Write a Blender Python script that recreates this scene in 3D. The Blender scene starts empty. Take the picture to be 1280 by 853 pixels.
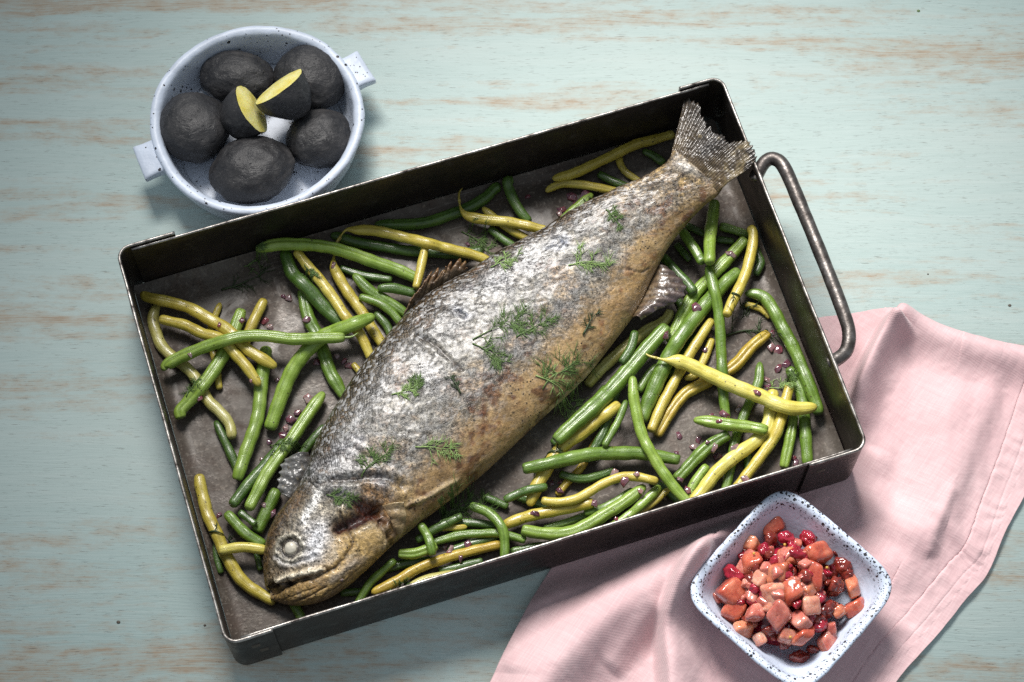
import bpy, math, random
import numpy as np
from mathutils import Vector, Matrix
from mathutils.bvhtree import BVHTree

scene = bpy.context.scene
COL = scene.collection
random.seed(7)
RNG = np.random.default_rng(7)
R = math.radians

# ------------------------------------------------------------------ camera
cam_data = bpy.data.cameras.new('camera')
cam = bpy.data.objects.new('camera', cam_data)
COL.objects.link(cam)
TILT, DIST = 0.3719, 1.5135
cam.location = (0, -DIST*math.sin(TILT), DIST*math.cos(TILT))
cam.rotation_euler = (TILT, 0, 0)
cam_data.sensor_width = 36
cam_data.lens = 2814.3*36/1280
cam_data.clip_start, cam_data.clip_end = 0.01, 50
scene.camera = cam

# ------------------------------------------------------------------ light: a studio window softbox behind the table, dim room around
world = bpy.data.worlds.new('World'); scene.world = world; world.use_nodes = True
bg = world.node_tree.nodes['Background']
bg.inputs['Color'].default_value = (0.80, 0.90, 1.0, 1); bg.inputs['Strength'].default_value = 0.37

def area_light(name, loc, aim, sx, sy, power, color, spread=180):
    d = bpy.data.lights.new(name, 'AREA'); d.shape = 'RECTANGLE'; d.size, d.size_y = sx, sy
    d.energy = power; d.color = color; d.spread = R(spread)
    o = bpy.data.objects.new(name, d); COL.objects.link(o); o.location = loc
    o.rotation_euler = (Vector(aim)-Vector(loc)).to_track_quat('-Z', 'Y').to_euler()
    return o
area_light('window_softbox', (-0.155, 0.80, 1.300), (0.230, -0.225, 0.0), 0.60, 0.48, 4.2, (1.0, 0.965, 0.925), 48)

scene.view_settings.view_transform = 'Standard'
scene.view_settings.look = 'None'
scene.view_settings.exposure = 0.0
scene.view_settings.gamma = 1.0
scene.view_settings.use_curve_mapping = False
scene.render.engine = 'CYCLES'
scene.cycles.max_bounces = 8
scene.cycles.use_denoising = False

# ------------------------------------------------------------------ measured positions (metres on the table, tray and food; beans in tenths of a millimetre)
BEANS = [
["y",2.7,"a","thin yellow bean mostly hidden beneath the crossing beans at upper left",[[-1962,256,63],[-1980,203,63],[-2001,134,63],[-2018,73,63],[-2025,10,63],[-2012,-47,63],[-1991,-114,63],[-1977,-178,63],[-1964,-251,63],[-1952,-321,63],[-1943,-370,63]]],
["g",3.4,"aD","short dark green bean whose lower end tucks under a thick light green one",[[-1958,-591,71],[-1932,-643,71],[-1896,-714,71],[-1865,-780,71],[-1835,-846,71],[-1807,-911,71],[-1783,-968,71]]],
["g",5.0,"bg","grooved green bean under the crossing beans, ending at the fish back",[[-1413,340,86],[-1401,286,86],[-1385,210,86],[-1368,141,86],[-1342,83,86],[-1311,30,86],[-1287,-32,86],[-1262,-99,86],[-1240,-162,86],[-1224,-222,86],[-1198,-281,86],[-1162,-339,86],[-1130,-397,86],[-1106,-451,86]]],
["g",4.0,"aD","dark green bean directly beneath the long yellow one behind the dorsal fin",[[-1238,743,76],[-1189,737,76],[-1110,710,76],[-1042,691,76],[-971,675,76],[-899,660,76],[-829,648,76],[-761,638,76],[-690,629,76],[-620,622,76],[-547,615,76],[-475,610,76],[-405,609,76],[-325,614,76],[-249,625,76],[-196,632,76]]],
["g",4.5,"aD","dark green curved bean in the shade of the back wall",[[-939,821,81],[-890,820,81],[-820,819,81],[-751,821,81],[-688,824,81],[-627,830,81],[-566,842,81],[-504,861,81],[-445,885,81],[-387,907,81],[-329,930,81],[-274,959,81],[-219,996,81],[-168,1036,81],[-120,1092,81],[-78,1108,81]]],
["y",3.2,"a","small yellow bean peeking out below the one with a curled tip",[[-202,942,105],[-162,903,97],[-109,857,93],[-54,812,90],[-2,772,87],[53,742,84],[111,710,82],[163,678,80]]],
["g",3.4,"D","short dark green bean under the dill behind the fish back",[[-153,801,71],[-124,774,71],[-84,737,71],[-45,704,71],[0,673,71],[33,652,71]]],
["g",3.4,"D","short dark green bean between two yellow ones near the tail root",[[595,1211,71],[633,1188,71],[686,1157,71],[739,1132,71],[795,1107,71],[835,1090,71]]],
["g",3.7,"aD","small dark green bean beside the upper tail lobe",[[902,1388,74],[927,1373,74],[963,1352,74],[995,1330,74],[1026,1303,74],[1049,1283,74]]],
["y",3.2,"b","small yellow bean with a thin curled end under the big bright yellow bean",[[1338,-12,69],[1316,-73,69],[1285,-151,69],[1248,-221,69],[1207,-276,69],[1143,-298,69]]],
["y",4.5,"gO","wrinkled orange yellow grooved bean passing under the big bright yellow bean",[[1719,29,81],[1672,-10,81],[1608,-64,81],[1560,-117,81],[1514,-174,81],[1459,-224,81],[1398,-263,81],[1332,-301,81],[1272,-335,81],[1206,-368,81],[1151,-402,81],[1101,-456,81],[1059,-513,81],[1021,-575,81],[984,-642,81],[952,-701,81]]],
["y",2.7,"","thin yellow bean under the bend of the long green bean at right",[[1568,244,63],[1599,235,63],[1643,221,63],[1680,202,63],[1714,170,63],[1736,145,63]]],
["g",4.5,"","upright green bean nearest the lower right tray corner",[[1841,-223,81],[1865,-274,81],[1894,-340,81],[1912,-401,81],[1923,-463,81],[1926,-523,81],[1928,-588,81],[1931,-653,81],[1933,-720,81],[1935,-788,81],[1936,-860,81],[1936,-911,81]]],
["g",4.0,"gL","split green bean with a pink onion sliver, lower right",[[1856,-561,97],[1846,-620,92],[1828,-704,90],[1811,-782,88],[1792,-865,87],[1778,-923,86]]],
["g",4.0,"L","short green stub beside the thick pale yellow bean at the front wall",[[1278,-904,76],[1252,-938,76],[1218,-985,76],[1188,-1032,76],[1163,-1084,76],[1146,-1123,76]]],
["y",2.9,"O","thin yellow bean crossing beneath the horizontal green bean",[[660,-606,66],[627,-643,66],[581,-697,66],[543,-752,66],[512,-810,66],[481,-869,66],[449,-921,66],[406,-969,66],[366,-1010,66],[323,-1065,66],[292,-1108,66]]],
["g",3.2,"","thin green bean half hidden above the bright curved bean at the front wall",[[514,-1229,69],[465,-1248,69],[396,-1275,69],[329,-1297,69],[258,-1318,69],[207,-1331,69]]],
["g",3.4,"D","dark green bean below the pectoral fin, mostly hidden",[[-389,-1289,71],[-343,-1291,71],[-276,-1294,71],[-213,-1298,71],[-148,-1309,71],[-104,-1321,71]]],
["g",3.2,"D","dark green bean under the golden yellow bean",[[-473,-1615,69],[-426,-1607,69],[-358,-1593,69],[-298,-1577,69],[-232,-1559,69],[-186,-1546,69]]],
["g",3.4,"D","dark green bean against the front wall beneath the bright curved one",[[-10,-1488,71],[44,-1478,71],[119,-1464,71],[191,-1451,71],[266,-1438,71],[321,-1429,71]]],
["y",2.4,"b","small yellow tip showing below the pectoral fin",[[-481,-1340,96],[-452,-1338,97],[-409,-1336,98],[-362,-1334,98],[-319,-1332,100],[-290,-1330,102]]],
["g",2.9,"D","dark green bean in the shade under the lower jaw",[[-1103,-1763,66],[-1072,-1759,66],[-1029,-1754,66],[-988,-1751,66],[-944,-1751,66],[-913,-1752,66]]],
["g",3.7,"","short green bean sticking out under the lower jaw",[[-1435,-1765,74],[-1414,-1801,74],[-1385,-1851,74],[-1359,-1901,74],[-1333,-1952,74],[-1315,-1990,74]]],
["g",3.4,"D","small dark green bean between the lime bean and the fish neck",[[-1234,-631,71],[-1260,-663,71],[-1296,-709,71],[-1329,-753,71],[-1362,-801,71],[-1385,-836,71]]],
["g",5.3,"","thick green bean just above the fish forehead",[[-1532,-1072,89],[-1551,-1119,89],[-1578,-1185,89],[-1603,-1247,89],[-1631,-1313,89],[-1650,-1359,89]]],
["g",4.2,"","green bean lying above the short blunt yellow one",[[-1849,-1238,117],[-1808,-1286,119],[-1756,-1342,121],[-1703,-1392,134],[-1645,-1430,126],[-1591,-1460,124]]],
["g",2.9,"D","small dark green bean between the thick green ones above the forehead",[[-1762,-1242,148],[-1745,-1256,149],[-1720,-1275,150],[-1692,-1297,151],[-1667,-1317,153],[-1649,-1331,157]]],
["g",2.4,"D","thin dark green bean beneath the long curved yellow one at left",[[-1913,-1351,61],[-1912,-1399,61],[-1911,-1467,61],[-1904,-1528,61],[-1885,-1588,61],[-1871,-1631,61]]],
["g",2.4,"D","dark green bean end under the blunt yellow bean",[[-1653,-1485,61],[-1648,-1504,61],[-1640,-1531,61],[-1631,-1561,61],[-1623,-1589,61],[-1617,-1608,61]]],
["g",3.7,"D","dark green bean end tucked under the fish back",[[-914,182,74],[-891,155,74],[-860,116,74],[-835,77,74],[-816,31,74],[-803,-3,74]]],
["y",2.9,"","small yellow bean end tucked under the fish back",[[-1061,-189,66],[-1050,-202,66],[-1034,-221,66],[-1016,-242,66],[-1000,-261,66],[-990,-274,66]]],
["g",3.2,"D","dark green bean in the shade right under the tail root",[[1185,826,69],[1204,815,69],[1232,799,69],[1262,782,69],[1290,765,69],[1309,755,69]]],
["g",3.7,"g","green bean right of the blunt one under the tail",[[1414,812,74],[1447,802,74],[1493,788,74],[1536,772,74],[1581,754,74],[1613,740,74]]],
["g",3.2,"D","dark green bean end under the green one below the tail",[[1395,719,69],[1413,716,69],[1440,712,69],[1469,708,69],[1496,704,69],[1514,701,69]]],
["g",3.7,"D","dark green bean behind the upright yellow one at the right wall",[[1649,658,74],[1660,624,74],[1675,577,74],[1685,535,74],[1663,485,74],[1645,450,74]]],
["g",3.2,"D","dark green bean end under the beans below the tail",[[1116,683,69],[1130,664,69],[1151,636,69],[1175,605,69],[1196,578,69],[1210,559,69]]],
["g",3.7,"","short green bean between the thickest grooved one and the diagonal ones",[[970,-203,74],[944,-230,74],[909,-270,74],[882,-311,74],[856,-357,74],[838,-390,74]]],
["g",3.4,"D","dark green bean lying behind the golden yellow bean right of the head",[[-824,-1605,71],[-773,-1590,71],[-701,-1569,71],[-632,-1557,71],[-558,-1550,71],[-505,-1547,71]]],
["g",3.2,"D","dark green bean between the golden yellow bean and the bent one",[[-413,-1487,69],[-362,-1469,69],[-290,-1443,69],[-220,-1423,69],[-146,-1404,69],[-93,-1391,69]]],
["g",3.4,"D","dark green bean under the left end of the S-curved yellow bean",[[0,-1099,71],[45,-1114,71],[107,-1135,71],[165,-1156,71],[227,-1180,71],[270,-1197,71]]],
["g",3.2,"D","dark green bean in the gap between the horizontal and the S-curved bean",[[313,-966,98],[359,-985,107],[426,-1002,101],[491,-1000,94],[557,-982,92],[623,-958,90],[669,-941,88]]],
["g",3.4,"D","dark green bean hidden under the left end of the horizontal green bean",[[342,-769,71],[311,-802,71],[268,-847,71],[225,-886,71],[179,-928,71],[146,-957,71]]],
["g",3.2,"","thin green bean squeezed above the bright curved bean at the front wall",[[466,-1245,121],[524,-1229,118],[604,-1201,110],[672,-1162,105],[742,-1112,101],[791,-1075,98]]],
["g",3.4,"D","dark green bean crossing below the thick pale yellow bean",[[642,-563,117],[624,-621,118],[594,-700,118],[558,-768,118],[516,-839,118],[486,-890,119]]],
["g",3.2,"D","dark green bean underneath the thickest grooved bean",[[722,-283,89],[708,-338,91],[684,-412,93],[648,-473,95],[601,-547,131],[569,-578,97]]],
["g",3.7,"D","dark green bean in the shade of the fish belly",[[263,-759,74],[297,-726,74],[347,-678,74],[403,-623,74],[455,-570,74],[503,-514,74],[553,-452,74],[596,-396,74],[626,-356,74]]],
["g",3.2,"D","dark green bean under the lower end of the top crossing bean",[[899,-989,69],[933,-1013,69],[980,-1048,69],[1022,-1083,69],[1064,-1123,69],[1093,-1153,69]]],
["g",3.2,"D","dark green bean running from the flap towards the belly",[[-618,-1429,125],[-571,-1399,127],[-505,-1359,134],[-440,-1326,138],[-371,-1289,131],[-321,-1264,131]]],
["g",3.2,"D","dark green bean under the straight yellow bean at right",[[1243,22,69],[1214,-24,69],[1173,-90,69],[1134,-156,69],[1098,-225,69],[1064,-295,69],[1041,-343,69]]],
["g",3.2,"D","dark green bean between the two yellow beans at lower right",[[1535,-769,69],[1542,-821,69],[1550,-893,69],[1546,-958,69],[1518,-1025,69],[1492,-1071,69]]],
["y",2.4,"","small yellow bean end at the front wall beside a light green tip",[[819,-1237,96],[855,-1213,98],[903,-1180,100],[947,-1144,102],[989,-1103,106],[1020,-1074,111]]],
["g",2.9,"D","dark green bean under the anal fin",[[1080,348,66],[1098,313,66],[1122,264,66],[1142,216,66],[1159,164,66],[1171,127,66]]],
["g",3.2,"D","dark green bean below the long green bean left of the dorsal fin",[[-1165,506,69],[-1109,483,69],[-1029,455,69],[-953,437,69],[-871,425,69],[-811,417,69]]],
["y",4.2,"aP","pale curved yellow bean along the left tray wall, running under two green ones",[[-2370,261,79],[-2401,191,79],[-2409,114,79],[-2384,37,80],[-2355,-41,80],[-2306,-103,81],[-2247,-157,82],[-2189,-204,84],[-2129,-261,85],[-2084,-328,88],[-2041,-403,90],[-1998,-469,93],[-1940,-525,97],[-1887,-583,101],[-1848,-649,105],[-1836,-728,112]]],
["g",5.0,"gL","green grooved bean with its cut end near the left wall, under the crossing bean",[[-2174,-594,127],[-2181,-573,130],[-2179,-538,133],[-2134,-484,137],[-2095,-436,142],[-2057,-394,158],[-2023,-341,147],[-1991,-286,135],[-1961,-232,131],[-1933,-175,126],[-1909,-117,120],[-1886,-58,116],[-1865,5,112],[-1844,76,108],[-1826,141,106],[-1814,187,104]]],
["y",4.2,"","short yellow bean with a purple onion scrap at its top, upper left",[[-1665,273,79],[-1689,215,79],[-1722,138,79],[-1749,66,79],[-1774,-6,79],[-1799,-80,79],[-1819,-142,79]]],
["g",5.0,"L","thick light green bean standing upright in the photo, left of the fish",[[-1639,-77,89],[-1644,-126,89],[-1650,-197,90],[-1656,-270,91],[-1660,-337,93],[-1663,-405,94],[-1666,-470,97],[-1671,-533,99],[-1679,-592,103],[-1692,-653,107],[-1708,-712,111],[-1726,-775,115],[-1743,-839,119],[-1760,-908,126],[-1777,-976,136],[-1790,-1019,126]]],
["g",5.3,"D","dark green bean sloping down from the long green bean at upper left",[[-1537,606,138],[-1522,550,140],[-1499,477,143],[-1466,420,145],[-1421,369,161],[-1377,322,161],[-1336,276,148],[-1297,230,141],[-1253,183,137],[-1211,141,132],[-1162,95,129],[-1122,57,126]]],
["y",4.0,"","left one of two parallel yellow beans pointing at the fish back",[[-1458,592,168],[-1428,550,163],[-1385,491,161],[-1345,442,161],[-1303,391,161],[-1263,341,163],[-1226,289,166],[-1190,236,168],[-1157,180,176],[-1123,121,185],[-1086,73,185],[-1046,34,164],[-1010,-16,158],[-980,-76,151],[-953,-139,146],[-934,-183,141]]],
["y",4.2,"h","right one of two parallel yellow beans, with a thin curled tip",[[-1196,633,101],[-1205,573,101],[-1204,503,112],[-1183,450,100],[-1155,399,97],[-1121,342,95],[-1087,289,93],[-1052,239,90],[-1018,188,88],[-986,137,86],[-954,85,85],[-919,31,84],[-882,-28,83],[-855,-69,82]]],
["g",4.8,"agL","long green bean just below the back wall, left of the dorsal fin",[[-1725,580,197],[-1664,599,202],[-1581,615,209],[-1504,615,216],[-1426,611,222],[-1353,619,195],[-1281,615,185],[-1208,603,176],[-1135,587,159],[-1061,568,146],[-987,544,134],[-918,521,123],[-846,501,114],[-775,477,107],[-698,441,102],[-637,410,99]]],
["g",4.0,"D","upright dark green bean leaning against the back wall, middle",[[10,1141,117],[-15,1134,118],[-35,1122,130],[-19,1062,114],[6,996,111],[39,933,108],[78,875,105],[120,829,103]]],
["g",4.0,"abL","short bright green bean half leaning on the fish back near the tail",[[554,1057,76],[511,1013,76],[457,957,76],[405,908,76],[355,859,76],[311,811,76]]],
["y",3.4,"a","yellow bean just in front of the long dull one near the tail",[[230,1064,88],[275,1096,90],[341,1124,92],[398,1123,95],[464,1115,97],[527,1100,108],[592,1088,107],[653,1077,99],[717,1060,98],[767,1041,97]]],
["y",2.9,"","bent thin yellow bean between the long dull one and the tail root",[[791,1402,66],[751,1381,66],[744,1299,66],[782,1228,66],[848,1175,66],[908,1135,66]]],
["g",4.8,"gL","light green bean with an onion scrap, upper of two diagonal ones on the right",[[1585,696,121],[1552,659,116],[1506,606,114],[1462,557,113],[1422,513,112],[1380,468,111],[1339,422,111],[1296,375,112],[1254,327,113],[1216,275,114],[1183,219,118],[1153,163,125],[1126,109,115],[1102,53,113],[1073,-5,112],[1046,-52,110]]],
["g",5.6,"","thick green bean, lower of two diagonal ones right of the fish",[[1534,464,112],[1473,408,116],[1411,344,121],[1350,273,128],[1295,206,137],[1240,133,146],[1186,58,158],[1133,-19,170],[1087,-90,170],[1048,-155,151],[1011,-227,143],[976,-302,135],[942,-379,127],[907,-460,120],[876,-538,115],[852,-611,112]]],
["y",3.7,"","straight yellow bean just right of the thick green diagonal bean",[[1339,108,113],[1311,66,114],[1272,6,117],[1238,-47,117],[1209,-93,117],[1176,-149,118],[1149,-198,119],[1118,-255,120],[1087,-312,121],[1059,-365,122],[1030,-419,124],[1003,-470,125],[977,-525,127],[950,-587,129],[925,-648,131],[907,-691,134]]],
["g",4.8,"a","long bent green bean along the right wall of the tray",[[1566,303,103],[1631,301,105],[1692,273,107],[1734,217,109],[1765,151,116],[1793,85,112],[1821,20,114],[1850,-42,116],[1878,-104,118],[1902,-170,121],[1923,-235,123],[1944,-303,129],[1966,-371,131],[1987,-438,126],[2008,-504,124],[2021,-565,123]]],
["g",3.7,"a","green bean with a pointed tip passing under the big bright yellow bean",[[1653,-175,74],[1648,-238,74],[1641,-306,74],[1620,-365,74],[1591,-426,74],[1560,-491,74],[1534,-550,74],[1513,-604,74],[1490,-660,74],[1467,-728,74],[1453,-789,74],[1441,-857,74],[1428,-922,74],[1413,-989,74],[1394,-1058,74],[1381,-1105,74]]],
["y",5.0,"T","thick pale yellow bean at lower right, passing under a short green one",[[1731,-390,103],[1718,-451,106],[1703,-528,109],[1695,-598,112],[1673,-662,117],[1631,-716,122],[1581,-765,126],[1528,-807,134],[1472,-849,139],[1419,-892,142],[1368,-934,135],[1321,-980,134],[1282,-1031,133],[1242,-1084,131],[1195,-1144,132],[1161,-1188,129]]],
["g",4.8,"g","wrinkled green bean left of the thick pale yellow bean at lower right",[[1422,-704,122],[1373,-729,113],[1308,-769,109],[1255,-811,105],[1207,-858,102],[1159,-909,99],[1107,-966,96],[1069,-1008,95]]],
["y",4.8,"b","thick pale yellow bean passing under the horizontal green bean",[[704,-514,168],[663,-548,177],[606,-591,177],[554,-626,163],[506,-665,159],[459,-703,155],[410,-736,151],[362,-769,147],[315,-815,144],[280,-862,141],[243,-917,139],[209,-973,137],[178,-1028,136],[149,-1095,135],[125,-1158,138],[109,-1200,134]]],
["y",4.2,"","straight yellow bean right below the S-curved one",[[-52,-1326,122],[-7,-1306,125],[57,-1281,127],[115,-1266,139],[174,-1251,134],[234,-1240,138],[294,-1229,142],[354,-1218,146],[413,-1207,149],[480,-1193,159],[528,-1180,157]]],
["g",3.7,"aL","light green bean with a pointed tip beside the bright curved one at the front wall",[[967,-1058,131],[928,-1099,131],[873,-1156,132],[821,-1206,137],[770,-1248,125],[717,-1288,123],[653,-1328,119],[604,-1356,116]]],
["g",3.2,"D","small dark green bean just under the fish belly",[[-182,-1115,69],[-156,-1125,69],[-120,-1140,69],[-86,-1156,69],[-51,-1173,69],[-26,-1185,69]]],
["g",3.2,"g","grooved green bean under the bent one at the front wall",[[-516,-1434,89],[-469,-1418,91],[-402,-1398,94],[-338,-1384,98],[-274,-1378,101],[-213,-1375,105],[-152,-1373,112],[-93,-1377,120],[-30,-1388,111],[39,-1409,113],[88,-1425,112]]],
["y",3.7,"aP","pale yellow bean touching the front wall below the golden one",[[-732,-1789,86],[-691,-1761,88],[-633,-1722,89],[-578,-1692,91],[-525,-1675,92],[-463,-1663,98],[-399,-1652,99],[-330,-1640,95],[-282,-1633,95]]],
["g",3.2,"","green bean pointing to the front wall right of the lower jaw",[[-990,-1853,111],[-964,-1803,112],[-929,-1738,115],[-890,-1686,116],[-844,-1644,119],[-792,-1596,125],[-750,-1555,121]]],
["g",4.2,"gL","short split green bean right of the gill flap",[[-728,-1527,172],[-686,-1528,165],[-627,-1527,163],[-575,-1511,161],[-521,-1488,159],[-483,-1470,157]]],
["y",4.5,"","long curved yellow bean along the left wall ending under the snout",[[-2041,-975,94],[-2034,-1038,95],[-2014,-1112,98],[-1992,-1182,100],[-1970,-1252,103],[-1941,-1315,106],[-1908,-1381,114],[-1880,-1441,108],[-1849,-1504,103],[-1815,-1565,100],[-1779,-1625,96],[-1739,-1679,94],[-1686,-1725,91],[-1628,-1761,89],[-1566,-1798,88],[-1514,-1826,87]]],
["g",4.5,"D","dark green bean left of the lime one above the fish head",[[-1491,-739,97],[-1522,-785,99],[-1561,-840,103],[-1598,-894,108],[-1635,-946,113],[-1673,-994,120],[-1709,-1043,128],[-1743,-1095,137],[-1780,-1153,145],[-1809,-1204,164]]],
["g",4.2,"a","green bean left of the dorsal fin, middle of three",[[-1068,441,124],[-1032,398,115],[-980,339,110],[-926,296,106],[-867,264,102],[-808,228,98],[-744,184,95],[-698,151,93]]],
["g",4.0,"aD","dark green bean left of the dorsal fin, topmost of three",[[-906,312,168],[-863,318,157],[-802,320,152],[-745,311,147],[-686,295,143],[-644,282,140]]],
["g",4.2,"D","green bean beside the anal fin",[[1016,563,141],[1053,511,146],[1100,446,153],[1146,389,161],[1187,333,170],[1220,269,185]]],
["y",4.5,"P","pale yellow bean running along the fish belly",[[1064,190,81],[1042,138,81],[999,94,81],[947,67,81],[890,33,81],[843,-3,81],[795,-44,81],[748,-86,81],[702,-126,81],[655,-170,81],[613,-211,81],[572,-255,81],[528,-309,81],[499,-348,81]]],
["g",5.8,"g","thickest green grooved bean parallel to the fish belly",[[1032,35,182],[992,-10,178],[936,-74,177],[887,-132,176],[838,-191,177],[791,-250,179],[743,-309,183],[696,-367,188],[647,-424,194],[595,-481,201],[544,-537,213],[490,-590,218],[437,-638,220],[383,-689,223],[324,-747,225],[281,-788,224]]],
["y",4.5,"b","long yellow bean reaching into the upper left tray corner, the upper one",[[-2464,299,132],[-2457,269,134],[-2381,243,148],[-2307,229,139],[-2235,210,142],[-2166,187,145],[-2098,150,150],[-2034,109,155],[-1969,71,161],[-1904,26,173],[-1850,-26,183],[-1802,-77,169],[-1743,-129,168],[-1674,-175,168],[-1605,-217,163],[-1556,-247,161]]],
["y",4.0,"b","slimmer yellow bean just below the longest one in the upper left corner",[[-2357,104,138],[-2308,93,140],[-2239,76,143],[-2176,56,146],[-2118,26,151],[-2064,-3,156],[-2002,-23,161],[-1944,-43,167],[-1894,-89,186],[-1855,-137,174],[-1814,-184,172],[-1773,-230,172],[-1733,-283,172],[-1691,-343,171],[-1661,-386,171]]],
["g",5.6,"aL","thick green bean passing under the crossing bean toward the back of the fish",[[-909,94,220],[-964,72,219],[-1039,32,237],[-1112,7,222],[-1184,-13,199],[-1249,-39,186],[-1308,-78,172],[-1359,-127,158],[-1404,-182,146],[-1441,-234,135],[-1477,-304,126],[-1504,-373,118],[-1530,-452,111],[-1556,-536,106],[-1578,-611,103],[-1593,-663,100]]],
["y",3.4,"","short upright yellow bean touching the dorsal fin",[[-584,633,170],[-593,574,173],[-605,502,176],[-616,435,180],[-629,368,185],[-642,306,196]]],
["y",4.0,"h","long yellow bean lying over dark green ones behind the dorsal fin",[[-1171,693,140],[-1127,752,142],[-1055,750,145],[-987,748,149],[-909,739,155],[-840,720,162],[-767,697,170],[-697,675,178],[-625,645,202],[-555,622,210],[-487,617,177],[-417,601,169],[-345,586,159],[-273,570,151],[-203,547,144],[-146,517,139]]],
["y",4.0,"h","yellow bean with a curled tip at the middle of the fish back",[[-360,984,142],[-349,916,150],[-313,866,143],[-253,842,143],[-191,829,143],[-128,823,143],[-64,815,148],[-1,808,142],[59,796,140],[121,779,144],[189,763,137],[239,749,135]]],
["y",4.0,"a","long dull yellow bean along the back wall, ending under the tail fin",[[274,1135,143],[320,1145,146],[386,1165,141],[446,1190,136],[500,1218,133],[556,1249,130],[611,1279,128],[666,1309,125],[720,1339,123],[775,1369,122],[831,1398,119],[887,1421,124],[947,1440,115],[1013,1461,112],[1078,1482,110],[1123,1497,108]]],
["g",4.0,"a","long slender green bean running down from the blunt bean under the tail",[[1317,483,190],[1329,414,191],[1344,334,192],[1357,258,201],[1369,192,183],[1378,119,175],[1384,48,168],[1387,-21,160],[1389,-94,154],[1391,-166,147],[1392,-242,147],[1394,-314,138],[1397,-386,128],[1399,-454,122],[1405,-536,117],[1411,-595,113]]],
["y",4.0,"","upright yellow bean by the right wall below the tail",[[1612,764,171],[1629,710,178],[1624,634,174],[1610,561,177],[1593,490,180],[1572,422,184],[1545,355,188],[1515,291,193],[1482,227,199],[1450,159,205],[1425,95,218]]],
["y",4.0,"","long curved yellow bean at lower right with a dark onion scrap at its end",[[1840,-356,135],[1825,-405,136],[1804,-472,138],[1786,-533,139],[1770,-591,141],[1751,-650,149],[1733,-699,146],[1703,-752,139],[1671,-798,137],[1633,-849,135],[1597,-897,133],[1560,-946,132],[1522,-994,130],[1490,-1036,129],[1450,-1089,128],[1422,-1128,127]]],
["g",5.0,"","long thick horizontal green bean below the fish belly",[[67,-971,199],[125,-958,201],[202,-943,213],[267,-927,212],[337,-906,197],[404,-889,192],[471,-872,187],[541,-860,181],[612,-853,169],[685,-849,161],[753,-847,156],[819,-846,151],[890,-852,149],[963,-864,149],[1040,-879,150],[1094,-891,155]]],
["g",2.7,"a","thin green bean above the horizontal green bean, next to a pale yellow one",[[750,-497,214],[731,-553,215],[701,-630,216],[666,-698,218],[626,-770,220],[598,-821,225]]],
["g",4.8,"bL","bright green curved bean along the front wall",[[62,-1363,157],[109,-1373,152],[176,-1385,150],[237,-1390,148],[298,-1392,147],[356,-1386,146],[414,-1367,146],[467,-1340,147],[519,-1311,149],[569,-1279,150],[620,-1247,155],[670,-1217,157],[722,-1182,156],[774,-1142,157],[828,-1098,158],[866,-1068,161]]],
["g",3.4,"D","short dark green bean crossing the lower end of the thick pale yellow bean",[[-52,-1176,179],[-8,-1154,181],[53,-1125,183],[113,-1107,195],[180,-1093,195],[228,-1081,186]]],
["y",3.7,"aO","long golden yellow bean along the front wall below the fish head",[[-897,-1784,146],[-857,-1761,136],[-797,-1731,132],[-741,-1699,129],[-690,-1667,125],[-639,-1633,122],[-587,-1604,119],[-531,-1581,120],[-475,-1562,118],[-420,-1541,110],[-365,-1522,106],[-308,-1505,102],[-248,-1488,99],[-181,-1472,96],[-117,-1456,94],[-72,-1446,93]]],
["g",3.4,"","short green bean below the pale pectoral fin flap",[[-591,-1337,196],[-571,-1369,198],[-545,-1414,198],[-526,-1463,211],[-513,-1513,212],[-506,-1546,201]]],
["y",4.0,"T","short blunt yellow bean poking the fish forehead",[[-1876,-1506,173],[-1827,-1498,173],[-1758,-1487,173],[-1693,-1487,174],[-1624,-1497,174],[-1574,-1507,174]]],
["g",4.5,"agLT","lime green split bean with dill on it, left of the fish neck",[[-1243,-404,111],[-1269,-448,114],[-1307,-510,119],[-1342,-570,124],[-1374,-628,131],[-1406,-685,137],[-1437,-741,148],[-1469,-794,154],[-1502,-847,158],[-1537,-900,162],[-1571,-954,166],[-1602,-1010,171],[-1627,-1068,176],[-1652,-1125,180],[-1680,-1190,185],[-1700,-1241,196]]],
["g",3.2,"","glossy green bean left of the dorsal fin, lowest of three",[[-1025,265,140],[-962,246,135],[-887,217,134],[-825,174,130],[-773,117,126],[-732,58,124]]],
["g",4.0,"","green bean left of the blunt one under the tail",[[1141,734,195],[1165,692,199],[1197,634,206],[1227,578,212],[1256,516,222],[1276,469,237]]],
["g",3.4,"D","dark flat green bean lying on the pale yellow one by the belly",[[817,-11,210],[808,-52,211],[793,-109,214],[772,-159,216],[741,-208,220],[717,-243,225]]],
["g",4.5,"agkL","light green grooved bean lying across the yellow beans at upper left",[[-2285,-264,148],[-2293,-241,156],[-2231,-199,167],[-2150,-164,182],[-2066,-134,199],[-1979,-107,216],[-1893,-91,247],[-1812,-67,243],[-1726,-55,237],[-1635,-56,238],[-1547,-68,239],[-1459,-81,243],[-1372,-80,247],[-1280,-80,258],[-1181,-76,255],[-1105,-73,253]]],
["g",4.8,"L","blunt light green bean hanging straight down from the tail fin",[[1376,949,181],[1366,875,190],[1353,789,204],[1339,701,220],[1328,614,238],[1322,513,269],[1319,442,284]]],
["g",4.5,"agL","short plump light green bean below the big bright yellow bean",[[1191,-614,152],[1245,-622,157],[1310,-633,162],[1371,-646,168],[1431,-661,183],[1492,-667,180],[1553,-677,185],[1620,-692,195],[1671,-702,196]]],
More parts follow.
